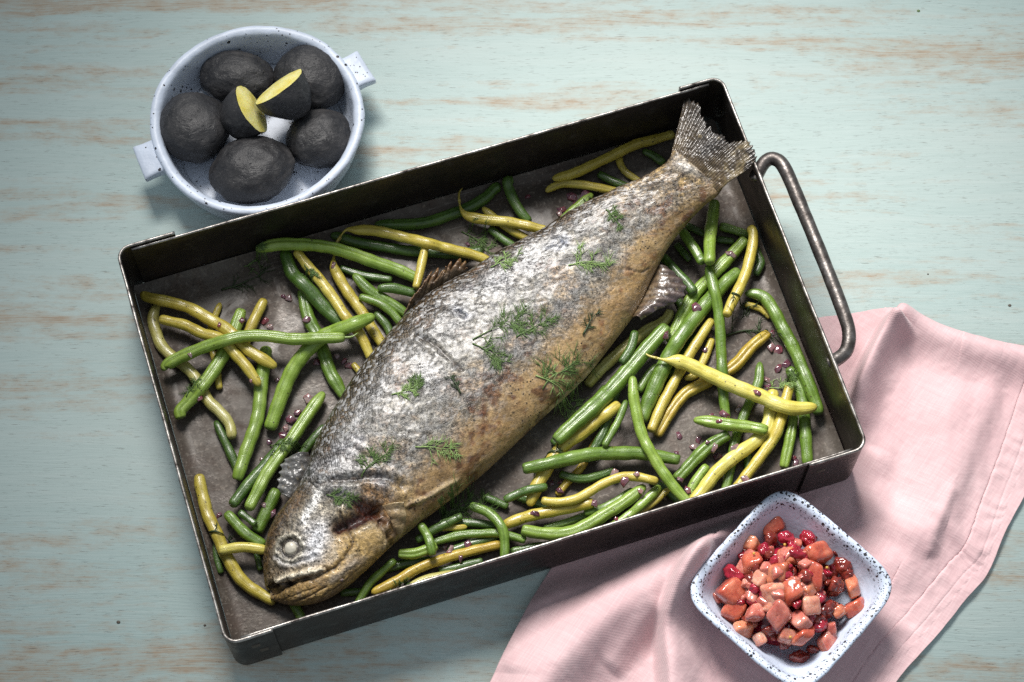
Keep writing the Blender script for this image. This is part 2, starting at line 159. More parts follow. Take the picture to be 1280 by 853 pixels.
["y",3.4,"","S-curved yellow bean below the horizontal green bean",[[191,-1176,196],[240,-1188,197],[300,-1192,198],[357,-1187,202],[413,-1173,204],[464,-1145,199],[513,-1115,195],[561,-1084,194],[612,-1057,194],[666,-1035,194],[721,-1020,195],[777,-1018,197],[832,-1028,205],[893,-1045,213],[942,-1053,199]]],
["g",3.7,"","bent green bean hanging down to the front wall below the belly",[[-269,-1198,144],[-213,-1219,148],[-157,-1247,152],[-109,-1288,158],[-71,-1344,175],[-51,-1400,168],[-46,-1461,157],[-48,-1530,155],[-51,-1585,152]]],
["y",5.3,"hbT","big bright yellow bean on top of the heap at right, pointed at both ends",[[939,-203,223],[1010,-224,232],[1086,-226,221],[1160,-245,216],[1226,-281,213],[1294,-318,209],[1360,-351,207],[1431,-386,205],[1502,-416,204],[1577,-446,204],[1642,-473,205],[1712,-510,206],[1776,-539,213],[1850,-554,208],[1932,-551,208],[2001,-540,209]]],
["g",4.0,"aL","long green bean lying on top and crossing the horizontal one, right of the belly",[[793,-339,240],[793,-390,235],[796,-469,236],[804,-531,229],[815,-601,226],[827,-669,223],[844,-733,220],[867,-790,218],[894,-848,223],[923,-902,215],[955,-959,212],[990,-1014,214],[1028,-1066,208],[1065,-1115,206],[1110,-1171,205],[1144,-1211,204]]]]
FD = [[-0.158,-0.1719],[-0.1592,-0.158],[-0.1567,-0.1414],[-0.1511,-0.1289],[-0.1429,-0.1183],[-0.1347,-0.1035],[-0.1276,-0.0823],[-0.1177,-0.0607],[-0.1036,-0.0355],[-0.0872,-0.0127],[-0.0702,0.0081],[-0.0519,0.0245],[-0.0297,0.0376],[-0.0063,0.0527],[0.0183,0.0661],[0.0428,0.081],[0.0662,0.0918],[0.0864,0.0991],[0.1015,0.1071],[0.1087,0.1158]]
FV = [[-0.1539,-0.1818],[-0.1394,-0.1864],[-0.1226,-0.185],[-0.1071,-0.177],[-0.0926,-0.1642],[-0.0806,-0.1522],[-0.0692,-0.1415],[-0.0496,-0.1254],[-0.0225,-0.1034],[0.0033,-0.0783],[0.0274,-0.0542],[0.0491,-0.0328],[0.0679,-0.0087],[0.0826,0.0119],[0.0936,0.0348],[0.1051,0.0551],[0.1181,0.0704],[0.1292,0.0806],[0.1367,0.085],[0.1404,0.0897]]
FZ = [0.0121,0.015,0.0175,0.0189,0.0197,0.0206,0.0212,0.0218,0.0222,0.0222,0.0225,0.0233,0.0247,0.0268,0.0297,0.0338,0.0388,0.0438,0.0478,0.0508]
FB = [0.0037,0.0094,0.0144,0.0172,0.0189,0.0205,0.0217,0.023,0.0238,0.0238,0.0234,0.0221,0.0205,0.0189,0.0168,0.0144,0.0115,0.009,0.007,0.0045]
FEAT = {"eye":[[0.1228,1.3136,-0.14106,-0.15406,0.03327]],"mouth":[[0.0,1.7344,-0.15562,-0.17764,0.01581],[0.0351,1.9059,-0.14966,-0.17782,0.02111],[0.0677,1.9215,-0.14263,-0.17569,0.02635]],"gape":[[0.0326,1.9527,-0.14988,-0.17836,0.02058],[0.0702,1.9527,-0.1417,-0.17591,0.02665],[0.1053,2.0773,-0.13138,-0.17375,0.03079],[0.1429,2.202,-0.11993,-0.1701,0.03325]],"isth":[[0.2807,3.1216,-0.0771,-0.14875,0.02195],[0.2857,2.6384,-0.07958,-0.14454,0.03358],[0.2957,2.3735,-0.08204,-0.13818,0.03736]],"opedge":[[0.2982,2.1553,-0.08627,-0.13293,0.03974],[0.3008,2.3891,-0.08071,-0.13732,0.0372],[0.2857,2.654,-0.07937,-0.14474,0.03332],[0.2556,2.9969,-0.08259,-0.15359,0.02703]],"maxilla":[[0.0451,1.5942,-0.15025,-0.17342,0.0232],[0.0827,1.8124,-0.14061,-0.17189,0.02874],[0.1153,1.9838,-0.13042,-0.1704,0.03214],[0.1429,2.1397,-0.121,-0.16887,0.03361]],"maxilla_low":[[0.0476,1.8903,-0.14719,-0.17701,0.02338],[0.0902,2.0618,-0.1354,-0.17542,0.02908],[0.1228,2.202,-0.12506,-0.17353,0.0318],[0.1504,2.2644,-0.11696,-0.16985,0.03333],[0.1529,2.1241,-0.11878,-0.16663,0.03433]],"jaw1":[[0.0677,2.7164,-0.13578,-0.18514,0.02245],[0.0902,2.6228,-0.12936,-0.18338,0.02571],[0.1103,2.5917,-0.12366,-0.1812,0.02788],[0.1353,2.6073,-0.1164,-0.17783,0.02948]],"jaw2":[[0.0326,2.8099,-0.1461,-0.18431,0.01758],[0.0802,2.4046,-0.13423,-0.1816,0.02615],[0.1178,2.4046,-0.12358,-0.17772,0.03007]],"preop":[[0.2506,1.5942,-0.10937,-0.1318,0.0405],[0.2356,1.8903,-0.10463,-0.1424,0.03923],[0.2256,2.1397,-0.1009,-0.15001,0.03754],[0.203,2.28,-0.1032,-0.15798,0.03559],[0.1805,2.3111,-0.10835,-0.16411,0.0345],[0.1504,2.2644,-0.11696,-0.16985,0.03333]],"branch":[[0.1504,2.5137,-0.11332,-0.17392,0.03129],[0.1779,2.5137,-0.10585,-0.16793,0.03258],[0.203,2.5605,-0.09863,-0.16222,0.03294]],"branch2":[[0.1203,2.8878,-0.11864,-0.18258,0.02506],[0.1654,2.841,-0.10595,-0.17438,0.02792],[0.2105,2.8566,-0.09366,-0.16324,0.029]],"gill":[[0.2256,1.7812,-0.10939,-0.1424,0.03907],[0.2456,1.8747,-0.10302,-0.13959,0.03976],[0.2632,1.9682,-0.09721,-0.13728,0.04008],[0.2832,2.0618,-0.09126,-0.13445,0.04014],[0.2982,2.1397,-0.08664,-0.13257,0.03988]],"gill2":[[0.2882,1.8591,-0.0956,-0.12822,0.04139],[0.2957,2.015,-0.09019,-0.13019,0.04078],[0.3033,2.1553,-0.08525,-0.13166,0.03984],[0.3033,2.3267,-0.08142,-0.13548,0.038]],"shoulder":[[0.2657,0.9707,-0.12253,-0.1133,0.03905],[0.2907,1.2513,-0.11191,-0.11136,0.04145],[0.3108,1.5007,-0.10152,-0.11152,0.04269],[0.3258,1.6409,-0.09391,-0.11071,0.04322],[0.3383,1.75,-0.08722,-0.10983,0.04345],[0.3484,1.9215,-0.07893,-0.11156,0.04296],[0.3559,2.1241,-0.07045,-0.11468,0.04134]],"girdle":[[0.3183,1.8124,-0.09079,-0.11822,0.04252],[0.3233,2.0306,-0.08343,-0.1228,0.0414],[0.3208,2.2488,-0.07869,-0.12905,0.03918],[0.3133,2.4826,-0.076,-0.13599,0.03591],[0.3008,2.7164,-0.07558,-0.14242,0.03203]],"girdle2":[[0.3559,2.1241,-0.07045,-0.11468,0.04134],[0.3509,2.3111,-0.06744,-0.12114,0.0388],[0.3333,2.5137,-0.06936,-0.13091,0.03541]],"nape":[[0.1103,0.5187,-0.15401,-0.14296,0.02758],[0.1504,0.659,-0.1476,-0.1356,0.03158],[0.193,0.5499,-0.14214,-0.12549,0.03224],[0.2356,0.5343,-0.13527,-0.11512,0.03361],[0.2732,0.6902,-0.12705,-0.10563,0.0368]],"white":[[0.188,1.1734,-0.13185,-0.13739,0.03682],[0.2231,1.0798,-0.12734,-0.12734,0.03788],[0.2531,1.0331,-0.12318,-0.11838,0.03897],[0.2782,1.0331,-0.11923,-0.11044,0.03992]],"opflap":[[0.2406,1.9527,-0.10209,-0.14254,0.03923],[0.2607,2.0618,-0.09544,-0.13996,0.03949],[0.2807,2.202,-0.08842,-0.13813,0.03897],[0.3008,2.3111,-0.08228,-0.13576,0.03816],[0.3008,2.467,-0.07926,-0.13876,0.03613],[0.2807,2.5917,-0.08117,-0.14493,0.03434]],"brow":[[0.0877,1.1578,-0.14902,-0.15851,0.02902],[0.0952,1.4695,-0.1432,-0.16294,0.03059],[0.1228,1.7033,-0.13374,-0.16297,0.03348],[0.1554,1.828,-0.12407,-0.15962,0.03565]],"cheek":[[0.188,1.563,-0.12276,-0.14627,0.03763],[0.1579,1.7344,-0.12552,-0.15691,0.036]],"cr1":[[0.5013,0.8616,-0.06192,-0.01257,0.04257],[0.5013,1.1422,-0.05077,-0.02011,0.04473],[0.4962,1.3604,-0.04288,-0.02886,0.04566],[0.4937,1.6098,-0.03223,-0.03793,0.04594]],"cr2":[[0.5163,0.6902,-0.06247,-0.0028,0.04067],[0.5464,0.7058,-0.05161,0.00754,0.04079],[0.5539,0.8928,-0.0423,0.00595,0.04269],[0.5564,1.111,-0.03221,0.00127,0.04429]],"cr3":[[0.619,0.7214,-0.02283,0.02838,0.04091],[0.5915,1.0798,-0.02029,0.0133,0.04389],[0.5689,1.3604,-0.01577,-0.00154,0.04525]],"cr4":[[0.3985,1.563,-0.07251,-0.07958,0.04556],[0.4085,1.75,-0.06116,-0.0812,0.04543],[0.4185,1.9682,-0.04848,-0.08369,0.04414],[0.4311,2.0929,-0.03835,-0.08177,0.04286]],"cr5":[[0.3459,1.1889,-0.10246,-0.08996,0.04307],[0.3484,1.4227,-0.09463,-0.0961,0.04394],[0.3584,1.6565,-0.08405,-0.09974,0.04436]],"cr6":[[0.7218,2.202,0.07429,0.03529,0.04289],[0.7268,2.5293,0.08447,0.03352,0.03872],[0.7393,2.7475,0.0913,0.03698,0.03595]],"char1":[[0.4361,1.4539,-0.06196,-0.05862,0.04597],[0.4461,1.6721,-0.04867,-0.06136,0.04595],[0.4637,1.7812,-0.03666,-0.05688,0.04552],[0.4987,1.8124,-0.02082,-0.04218,0.04532],[0.5439,1.8747,0.00015,-0.02559,0.04476]],"blotch":[[0.4837,1.6877,-0.03263,-0.04487,0.04582],[0.4361,1.2045,-0.07212,-0.05045,0.04516],[0.4712,2.2332,-0.01523,-0.06684,0.04074],[0.4737,2.0462,-0.02124,-0.06052,0.04335],[0.4185,2.1709,-0.04133,-0.08972,0.04168],[0.4987,2.3111,-0.0003,-0.05615,0.03941],[0.8221,1.376,0.08003,0.07885,0.04926],[0.7995,1.376,0.07164,0.07329,0.04835],[0.7719,1.4383,0.06355,0.06435,0.04745],[0.8045,2.4046,0.10108,0.06319,0.04498],[0.7719,1.1889,0.05557,0.06764,0.0469],[0.6817,1.3136,0.02586,0.03667,0.04524],[0.5739,1.8435,0.01028,-0.01374,0.04472]],"silver":[[0.3784,0.8616,-0.10299,-0.06755,0.04172],[0.4185,0.7525,-0.09345,-0.04582,0.04138],[0.3108,1.111,-0.11231,-0.10062,0.04143],[0.3183,0.6902,-0.12047,-0.08814,0.03812],[0.4536,0.7058,-0.08319,-0.02908,0.0409],[0.5388,1.0331,-0.0419,-0.0026,0.04391],[0.6266,0.9707,-0.01051,0.02604,0.04313],[0.6817,0.9396,0.01085,0.04357,0.04345],[0.208,1.2201,-0.12686,-0.13393,0.03783],[0.1679,1.828,-0.12119,-0.15698,0.03639],[0.1629,1.3916,-0.13204,-0.14765,0.03628],[0.4637,1.3292,-0.05659,-0.04204,0.0456]],"belly1":[[0.4035,2.7008,-0.03541,-0.10793,0.03066],[0.3885,2.6228,-0.04455,-0.11321,0.03271],[0.3709,2.5917,-0.05349,-0.11971,0.03366],[0.3459,2.4514,-0.06618,-0.12583,0.03651]],"belly2":[[0.5915,3.1216,0.05388,-0.0272,0.02119],[0.5689,3.1216,0.0452,-0.03702,0.02064],[0.5414,3.1216,0.03385,-0.04793,0.02014],[0.5088,3.1216,0.0196,-0.06196,0.01976]]}
DILL_FISH = [{"p":[0.0498,0.0408,0.046],"s":0.0138,"a":0.4,"k":1},{"p":[-0.0492,-0.0916,0.0428],"s":0.0127,"a":-0.1,"k":1},{"p":[-0.0926,-0.098,0.044],"s":0.0127,"a":1.3,"k":0},{"p":[-0.0696,-0.0524,0.0454],"s":0.0085,"a":0.3,"k":1},{"p":[-0.1095,-0.1228,0.0413],"s":0.0085,"a":-0.2,"k":0},{"p":[-0.008,-0.0132,0.0456],"s":0.018,"a":0.2,"k":0},{"p":[0.0264,-0.0307,0.0391],"s":0.018,"a":1.2,"k":0},{"p":[0.0309,-0.0428,0.0315],"s":0.0159,"a":-0.2,"k":1},{"p":[0.0107,-0.0051,0.0451],"s":0.0127,"a":0.9,"k":0},{"p":[0.0497,-0.0029,0.0398],"s":0.0085,"a":1.2,"k":2},{"p":[-0.0155,-0.0252,0.0458],"s":0.0117,"a":-0.5,"k":0},{"p":[-0.062,-0.0471,0.0456],"s":0.0074,"a":1.5,"k":0},{"p":[-0.0055,0.0399,0.0415],"s":0.0095,"a":0.4,"k":1},{"p":[0.0689,0.0712,0.0481],"s":0.0074,"a":-0.5,"k":0},{"p":[-0.0364,-0.0477,0.0459],"s":0.0074,"a":2.0,"k":2}]
DILL_TRAY = [{"p":[-0.183,0.0387,0.014],"s":0.0191,"a":0.25,"k":2,"l":"dark dill sprig with a bare stem on the tray floor, upper left"},{"p":[-0.0239,0.0741,0.014],"s":0.0159,"a":-0.4,"k":0,"l":"dark dill frond beneath the curled yellow bean behind the fish back"},{"p":[-0.1506,-0.0804,0.014],"s":0.0138,"a":-0.5,"k":0,"l":"fresh dill frond lying on the lime green bean"},{"p":[-0.1882,-0.1358,0.014],"s":0.0095,"a":0.3,"k":2,"l":"small dark herb sprig on the long curved yellow bean at left"},{"p":[0.1577,0.0097,0.014],"s":0.0223,"a":0.5,"k":2,"l":"woody herb sprig near the right wall under the bent green bean"},{"p":[0.1772,-0.033,0.014],"s":0.0117,"a":0.3,"k":1,"l":"small herb tip beside the big bright yellow bean"},{"p":[-0.2129,-0.0386,0.014],"s":0.0106,"a":1.4,"k":0,"l":"dark dill tuft near the left wall under the green beans"},{"p":[-0.0285,-0.1159,0.014],"s":0.0212,"a":0.4,"k":0,"l":"charred dill bunch under the fish belly"},{"p":[-0.0715,-0.1745,0.014],"s":0.0085,"a":0.2,"k":0,"l":"dark dill scrap by the front wall under the head"},{"p":[0.1527,0.0213,0.014],"s":0.0127,"a":-0.6,"k":2,"l":"thin dark herb stalk beside the upright yellow bean"},{"p":[0.0261,-0.0831,0.014],"s":0.0074,"a":0.5,"k":2,"l":"curl of dill above the horizontal green bean"},{"p":[0.0518,0.0949,0.014],"s":0.0085,"a":0.9,"k":2,"l":"small dill stalk by the short bright green bean"},{"p":[-0.0414,-0.124,0.014],"s":0.0138,"a":1.0,"k":0,"l":"charred dill between belly and pectoral fin"},{"p":[0.1852,-0.0302,0.014],"s":0.0074,"a":1.0,"k":0,"l":"small dill tuft by the lower right beans"},{"p":[-0.1373,0.0417,0.014],"s":0.0085,"a":-1.2,"k":0,"l":"dill scrap on the left one of the parallel yellow beans"},{"p":[-0.1728,0.0534,0.014],"s":0.0127,"a":0.1,"k":0,"l":"dark dill tuft at the left end of the long green bean"}]
ONIONS = [[-1660,123,47.7],[-1626,82,42.4],[-1442,25,47.7],[-1420,-10,53.1],[-1205,495,31.8],[-1803,94,42.4],[-1945,36,26.5],[-1505,291,42.4],[-1543,308,37.1],[-1375,105,42.4],[-1352,-430,63.7],[-1463,-575,58.4],[-1423,-530,47.7],[-1493,-636,47.7],[-1512,-686,42.4],[-1599,-731,37.1],[-1642,-852,31.8],[-1117,-158,42.4],[-1084,-192,47.7],[-1171,-124,37.1],[-1303,-164,37.1],[-1554,-1234,42.4],[-1607,-1190,31.8],[-1780,-1261,26.5],[-1906,-1234,37.1],[1477,572,47.7],[1227,163,53.1],[1019,-32,37.1],[1732,-67,63.7],[1785,-78,47.7],[1752,36,42.4],[1696,-294,47.7],[1704,-351,42.4],[1289,-101,31.8],[1325,25,26.5],[1605,-463,42.4],[1541,-620,42.4],[1503,-497,47.7],[1779,-209,53.1],[1834,-181,47.7],[1515,-1027,47.7],[1043,-973,47.7],[1093,-1016,37.1],[831,-1114,37.1],[1144,-1082,47.7],[1350,-830,47.7],[1325,-797,42.4],[1072,-852,37.1],[1278,-769,37.1],[1455,-814,42.4],[1356,-642,37.1],[145,-1261,37.1],[547,-1384,53.1],[323,-1016,42.4],[312,-1082,37.1],[415,-1136,37.1],[529,-1190,42.4],[-377,-1357,47.7],[-396,-1502,42.4],[-329,-1539,31.8],[-283,-1448,53.1],[-433,-1448,37.1],[672,-1288,31.8],[728,-1044,47.7],[807,-1016,37.1],[1317,-547,37.1],[1395,-575,42.4],[-1074,-1740,26.5],[437,989,47.7],[509,1049,42.4],[327,917,58.4],[339,953,47.7],[411,1049,53.1],[0,1200,31.8],[109,1049,31.8],[-737,941,47.7],[-764,917,37.1],[-299,690,37.1],[260,-1016,37.1],[667,-962,42.4],[1102,-686,42.4],[1233,-714,37.1],[1194,-769,53.1],[1865,-880,47.7],[1851,-841,42.4],[-2126,-181,26.5],[-2059,-463,31.8],[-1564,-294,31.8],[-1720,-351,31.8]]
FINS = {"tail_root":[[0.1059,0.1116,0.0518],[0.1101,0.1063,0.0518],[0.1164,0.1015,0.0518],[0.1237,0.0968,0.0518],[0.131,0.0921,0.0518],[0.1367,0.0862,0.0518]],"tail_tip":[[0.1174,0.1583,0.052],[0.1258,0.1542,0.054],[0.1291,0.1435,0.056],[0.1347,0.1389,0.058],[0.1396,0.1307,0.06],[0.143,0.1243,0.061],[0.1448,0.1178,0.062],[0.1501,0.1197,0.063],[0.1564,0.1192,0.064],[0.1613,0.1126,0.0655],[0.1632,0.1055,0.0655],[0.1588,0.0992,0.064]],"dorsal_root":[[-0.0716,0.009,0.0258],[-0.0627,0.0193,0.0258],[-0.0533,0.0268,0.0258],[-0.0427,0.0326,0.0258],[-0.0321,0.0384,0.0258]],"dorsal_tip":[[-0.063,0.0218,0.0338],[-0.0552,0.035,0.0338],[-0.0495,0.0454,0.0338],[-0.0426,0.0419,0.0338],[-0.0394,0.0466,0.0338],[-0.032,0.0489,0.0338],[-0.0298,0.0396,0.0338]],"pect_root":[[-0.1325,-0.0863,0.0218],[-0.1306,-0.0939,0.0218],[-0.1335,-0.1026,0.0218],[-0.1383,-0.1113,0.0218],[-0.1422,-0.1178,0.0218]],"pect_tip":[[-0.1443,-0.089,0.0218],[-0.1494,-0.0928,0.0218],[-0.1527,-0.0994,0.0218],[-0.1535,-0.107,0.0218],[-0.1496,-0.1145,0.0218]],"anal_root":[[0.0938,0.0436,0.0218],[0.0899,0.0343,0.0218],[0.0854,0.025,0.0218],[0.082,0.0158,0.0218],[0.0797,0.0078,0.0218]],"anal_tip":[[0.1036,0.0422,0.0278],[0.1109,0.037,0.0278],[0.1166,0.0294,0.0278],[0.1158,0.0214,0.0278],[0.1072,0.0156,0.0278],[0.0965,0.0111,0.0278],[0.0857,0.0042,0.0278]],"pelv_root":[[-0.0822,-0.1282,0.0417],[-0.0792,-0.1324,0.04],[-0.0767,-0.1365,0.0376],[-0.0752,-0.1404,0.0349]],"pelv_tip":[[-0.068,-0.1263,0.0423],[-0.067,-0.1326,0.0388],[-0.0681,-0.1392,0.0342],[-0.0715,-0.1457,0.0259]]}
DISH = [-0.174,0.1494,0.0728]
TABS = [[-0.1052,0.1893,0.034],[-0.244,0.1209,0.034]]
POTATOES = [{"p":[-0.1902,0.1882,0.028],"a":0.024933687002652517,"b":0.018037135278514586,"r":-0.15,"l":"black skinned potato at the back of the round dish, left of the halves"},{"p":[-0.1386,0.187,0.029],"a":0.024403183023872677,"b":0.021750663129973473,"r":-0.3,"l":"black skinned potato touching the right handle side of the round dish"},{"p":[-0.2175,0.1468,0.027],"a":0.022811671087533153,"b":0.023342175066312996,"r":0.3,"l":"plump black skinned potato at the left wall of the round dish"},{"p":[-0.1761,0.1146,0.027],"a":0.02652519893899204,"b":0.022811671087533153,"r":0.25,"l":"large black skinned potato at the front of the round dish"},{"p":[-0.1319,0.1399,0.026],"a":0.021220159151193633,"b":0.02015915119363395,"r":0.2,"l":"smaller black skinned potato at the right front of the round dish"}]
HALVES = [{"p":[-0.1772,0.1525,0.042],"l":"black potato half with its narrow yellow cut face turned right"},{"p":[-0.1571,0.165,0.052],"l":"black potato half showing its broad pale yellow cut face"}]
BOWL = [[0.1719,-0.1177,0.042],[0.2408,-0.1805,0.042],[0.1771,-0.2484,0.042],[0.1091,-0.1821,0.042]]
CHUNKS = [[1678,-1369,241,136,2],[1510,-1501,279,119,1],[1506,-1651,354,153,2],[1741,-1613,399,127,1],[1918,-1596,369,178,2],[1674,-1734,438,153,1],[1870,-1758,434,170,2],[1848,-1838,447,102,1],[1561,-1761,414,102,0],[1632,-1863,447,122,0],[1861,-1935,435,139,0],[1665,-1930,447,102,3],[1609,-1942,431,85,0],[1388,-1819,314,178,2],[1304,-1831,232,102,3],[1393,-1942,302,153,2],[1523,-1972,386,136,3],[1664,-1999,427,153,3],[1447,-2057,291,119,1],[1731,-1858,460,136,2],[1549,-2120,311,85,0],[1715,-2117,364,110,0],[1812,-2101,369,136,2],[1977,-2137,277,136,3],[1810,-2213,209,119,5],[2052,-1953,342,85,1],[2149,-1781,299,127,1],[2162,-1910,275,127,2],[2093,-1648,280,119,5],[2244,-1775,215,68,4],[1947,-1397,218,153,5],[2028,-1792,340,119,5],[1547,-1385,206,102,4],[1601,-1562,341,93,4],[1749,-1467,310,102,4],[1883,-1475,305,119,4],[1409,-1714,305,136,4],[1528,-1816,397,85,4],[1969,-1946,351,136,5],[1650,-2055,385,85,4],[1481,-1986,308,76,5],[1922,-2042,363,85,4],[1367,-1560,183,68,5],[1654,-1465,271,102,5],[1783,-1912,413,102,5],[1607,-2074,325,85,5],[1900,-1999,361,102,5],[1999,-2057,326,85,3],[2124,-1706,275,85,5],[1794,-2030,416,119,3],[1486,-1547,257,76,5],[2009,-1454,235,85,5],[1706,-2147,286,68,5],[1890,-2170,239,76,5],[2068,-1547,257,76,5],[1425,-1890,329,85,4],[1760,-1725,404,85,5],[1977,-1718,381,76,4],[2189,-1831,231,59,5]]
SEEDS = [[0.1718,-0.154,0.042],[0.1522,-0.1598,0.042],[0.1977,-0.169,0.042],[0.1493,-0.1946,0.042],[0.172,-0.2031,0.042],[0.1727,-0.2135,0.042],[0.1909,-0.159,0.042],[0.1635,-0.1798,0.042],[0.1817,-0.2019,0.042],[0.1532,-0.1748,0.042]]
NAPKIN = {"left":[[-0.0276,-0.2674],[-0.0202,-0.2497],[-0.0127,-0.2334],[-0.001,-0.2086],[0.0123,-0.1824],[0.0258,-0.1575],[0.0495,-0.1209],[0.0842,-0.077],[0.1278,-0.0321],[0.1663,-0.0007],[0.1937,0.0126]],"right":[[0.2237,-0.2624],[0.243,-0.2334],[0.2583,-0.2163],[0.2731,-0.2008],[0.2899,-0.1808],[0.3068,-0.1618],[0.3203,-0.1339],[0.333,-0.1128],[0.3528,-0.077],[0.3716,-0.0434],[0.3846,-0.0179]],"bottom":[[-0.0276,-0.2674],[0.0301,-0.2674],[0.0904,-0.2664],[0.1055,-0.2649],[0.1206,-0.2634],[0.1332,-0.2624],[0.1483,-0.2614],[0.1659,-0.2614],[0.181,-0.2614],[0.2011,-0.2619],[0.2237,-0.2624]],"top":[[0.1937,0.0126],[0.2057,0.0149],[0.2263,0.0178],[0.2453,0.0207],[0.2641,0.019],[0.2797,0.0109],[0.3006,0.0022],[0.3216,-0.0036],[0.3427,-0.0082],[0.3637,-0.0128],[0.3846,-0.0179]]}
RIDGES = [[[[0.1804,-0.0997],[0.1506,-0.1269],[0.124,-0.1495],[0.0924,-0.1724],[0.0561,-0.1987],[0.0253,-0.2297],[0.0101,-0.2527]],15,0.018,0.0244],[[[0.1266,-0.1485],[0.1122,-0.1644],[0.1013,-0.1856],[0.0978,-0.2065],[0.0991,-0.2323],[0.0995,-0.2577]],14,0.018,0.0048],[[[0.2553,0.0129],[0.2488,0.0026],[0.2367,-0.0204],[0.2235,-0.0481],[0.2162,-0.0666]],15,0.0127,0.0032],[[[0.2556,0.0176],[0.2659,0.0106],[0.2815,0.0026],[0.3075,-0.0078],[0.352,-0.0187]],7,0.0095,0.0127],[[[0.2954,-0.0272],[0.2873,-0.0666],[0.2782,-0.0997],[0.2645,-0.1323],[0.2528,-0.1538]],5,0.0212,0.0159],[[[0.2419,-0.0777],[0.2327,-0.0997],[0.2419,-0.1215],[0.2642,-0.1377]],3.5,0.0106,0.0117],[[[0.3225,-0.0215],[0.3119,-0.0554],[0.2932,-0.0942],[0.2835,-0.1215]],1.6,0.0074,0.0095],[[[0.2872,-0.1052],[0.2763,-0.1269],[0.2686,-0.1485]],1.5,0.0037,0.0048],[[[0.2705,-0.1215],[0.2851,-0.135],[0.2996,-0.1485]],1.6,0.0048,0.0058],[[[0.0,-0.2323],[0.0102,-0.2013],[0.0309,-0.1644]],3,0.0117,0.0138],[[[0.0608,-0.2271],[0.0764,-0.2065],[0.0895,-0.1908]],3,0.0074,0.0085]]
VALLEYS = [[[[0.2562,-0.0036],[0.2432,-0.0236],[0.229,-0.0491]],3.5,0.0074],[[[0.2303,-0.1018],[0.2166,-0.1128],[0.2031,-0.1209]],3,0.0127],[[[0.1072,-0.2008],[0.1171,-0.2112],[0.127,-0.2215]],4,0.0117]]
HEM = [[0.2069,-0.2472],[0.2289,-0.2148],[0.2574,-0.1835],[0.2814,-0.1559],[0.2937,-0.1425],[0.3076,-0.11],[0.3222,-0.077],[0.3408,-0.031],[0.3543,0.0022]]
HANDLE = [[0.1617,0.0953,0.05],[0.1645,0.1013,0.051],[0.1693,0.1081,0.053],[0.175,0.1089,0.055],[0.1815,0.1013,0.056],[0.1918,0.0715,0.056],[0.2042,0.0335,0.056],[0.214,0.0013,0.056],[0.2178,-0.0155,0.056],[0.2157,-0.0278,0.055],[0.2091,-0.0333,0.052],[0.2046,-0.0348,0.05]]
SPECKS = [[-0.1968,-0.1956,0.0007],[-0.2523,-0.1935,0.001],[0.2898,0.2526,0.0009],[0.3366,0.0258,0.0009],[0.2829,0.0488,0.0005]]

TRAY_X, TRAY_Y, TRAY_ROT = -0.0169, -0.0283, 0.3088
TRAY_W, TRAY_D, TRAY_H = 0.42, 0.2775, 0.0604
FLOOR = 0.0038

# ------------------------------------------------------------------ helpers
def cr(P, t):
    """Catmull-Rom through the rows of P, t in 0..1"""
    P = np.asarray(P, float); n = len(P)
    x = np.clip(np.asarray(t, float), 0, 1)*(n-1); i = np.minimum(x.astype(int), n-2); f = (x-i)
    f = f.reshape(f.shape+(1,)*(P.ndim-1))
    a, b, c, d = P[np.maximum(i-1, 0)], P[i], P[i+1], P[np.minimum(i+2, n-1)]
    return b+0.5*f*(c-a+f*(2*a-5*b+4*c-d+f*(3*(b-c)+d-a)))

def fish_surface(FD, FV, FZ, FB, s, t):
    """flank surface: s along the fish, t angle: 0 back, pi belly over the top, pi..2pi underneath"""
    D = cr(FD, s); V = cr(FV, s); zc = cr(FZ, s); b = cr(FB, s)
    C = (D+V)/2; A = (D-V)/2
    c, sn = np.cos(t), np.sin(t)
    v = c
    h = np.abs(sn)
    belly = np.clip(-v, 0, 1)
    mid = np.clip((s-.25)/.15, 0, 1)*np.clip((.9-s)/.2, 0, 1)
    prof = h**(0.56+0.34*belly*mid)
    top = sn >= 0
    z = zc + np.where(top, b*prof, -b*.45*h)
    z = z - belly**2*b*.14*mid
    return np.stack([C[..., 0]+A[..., 0]*v, C[..., 1]+A[..., 1]*v, z], -1)


def vnoise(P, scale, seed=0):
    """smooth value noise of points (...,3), 0..1"""
    P = np.asarray(P, float)*scale+seed*17.31+1000
    I = np.floor(P).astype(np.int64); f = P-I; f = f*f*(3-2*f)
    def h(i, j, k):
        n = (i*374761393+j*668265263+k*1274126177+seed*974711) & 0xffffffff
        n = ((n ^ (n >> 13))*1274126177) & 0xffffffff
        n = ((n ^ (n >> 15))*2246822519) & 0xffffffff
        return ((n ^ (n >> 16)) & 0xffff)/65535.0
    x, y, z = I[..., 0], I[..., 1], I[..., 2]
    fx, fy, fz = f[..., 0], f[..., 1], f[..., 2]
    def lx(j, k): return h(x, y+j, z+k)*(1-fx)+h(x+1, y+j, z+k)*fx
    return (lx(0, 0)*(1-fy)+lx(1, 0)*fy)*(1-fz)+(lx(0, 1)*(1-fy)+lx(1, 1)*fy)*fz

def fbm(P, scale, octaves=4, seed=0, gain=.5):
    a, s, t = 1.0, 0.0, 0.0
    for o in range(octaves):
        s = s+a*(vnoise(P, scale*2**o, seed+o)-.5); t += a; a *= gain
    return s/t*2          # about -1..1

def sstep(a, b, x):
    t = np.clip((x-a)/(b-a), 0, 1); return t*t*(3-2*t)

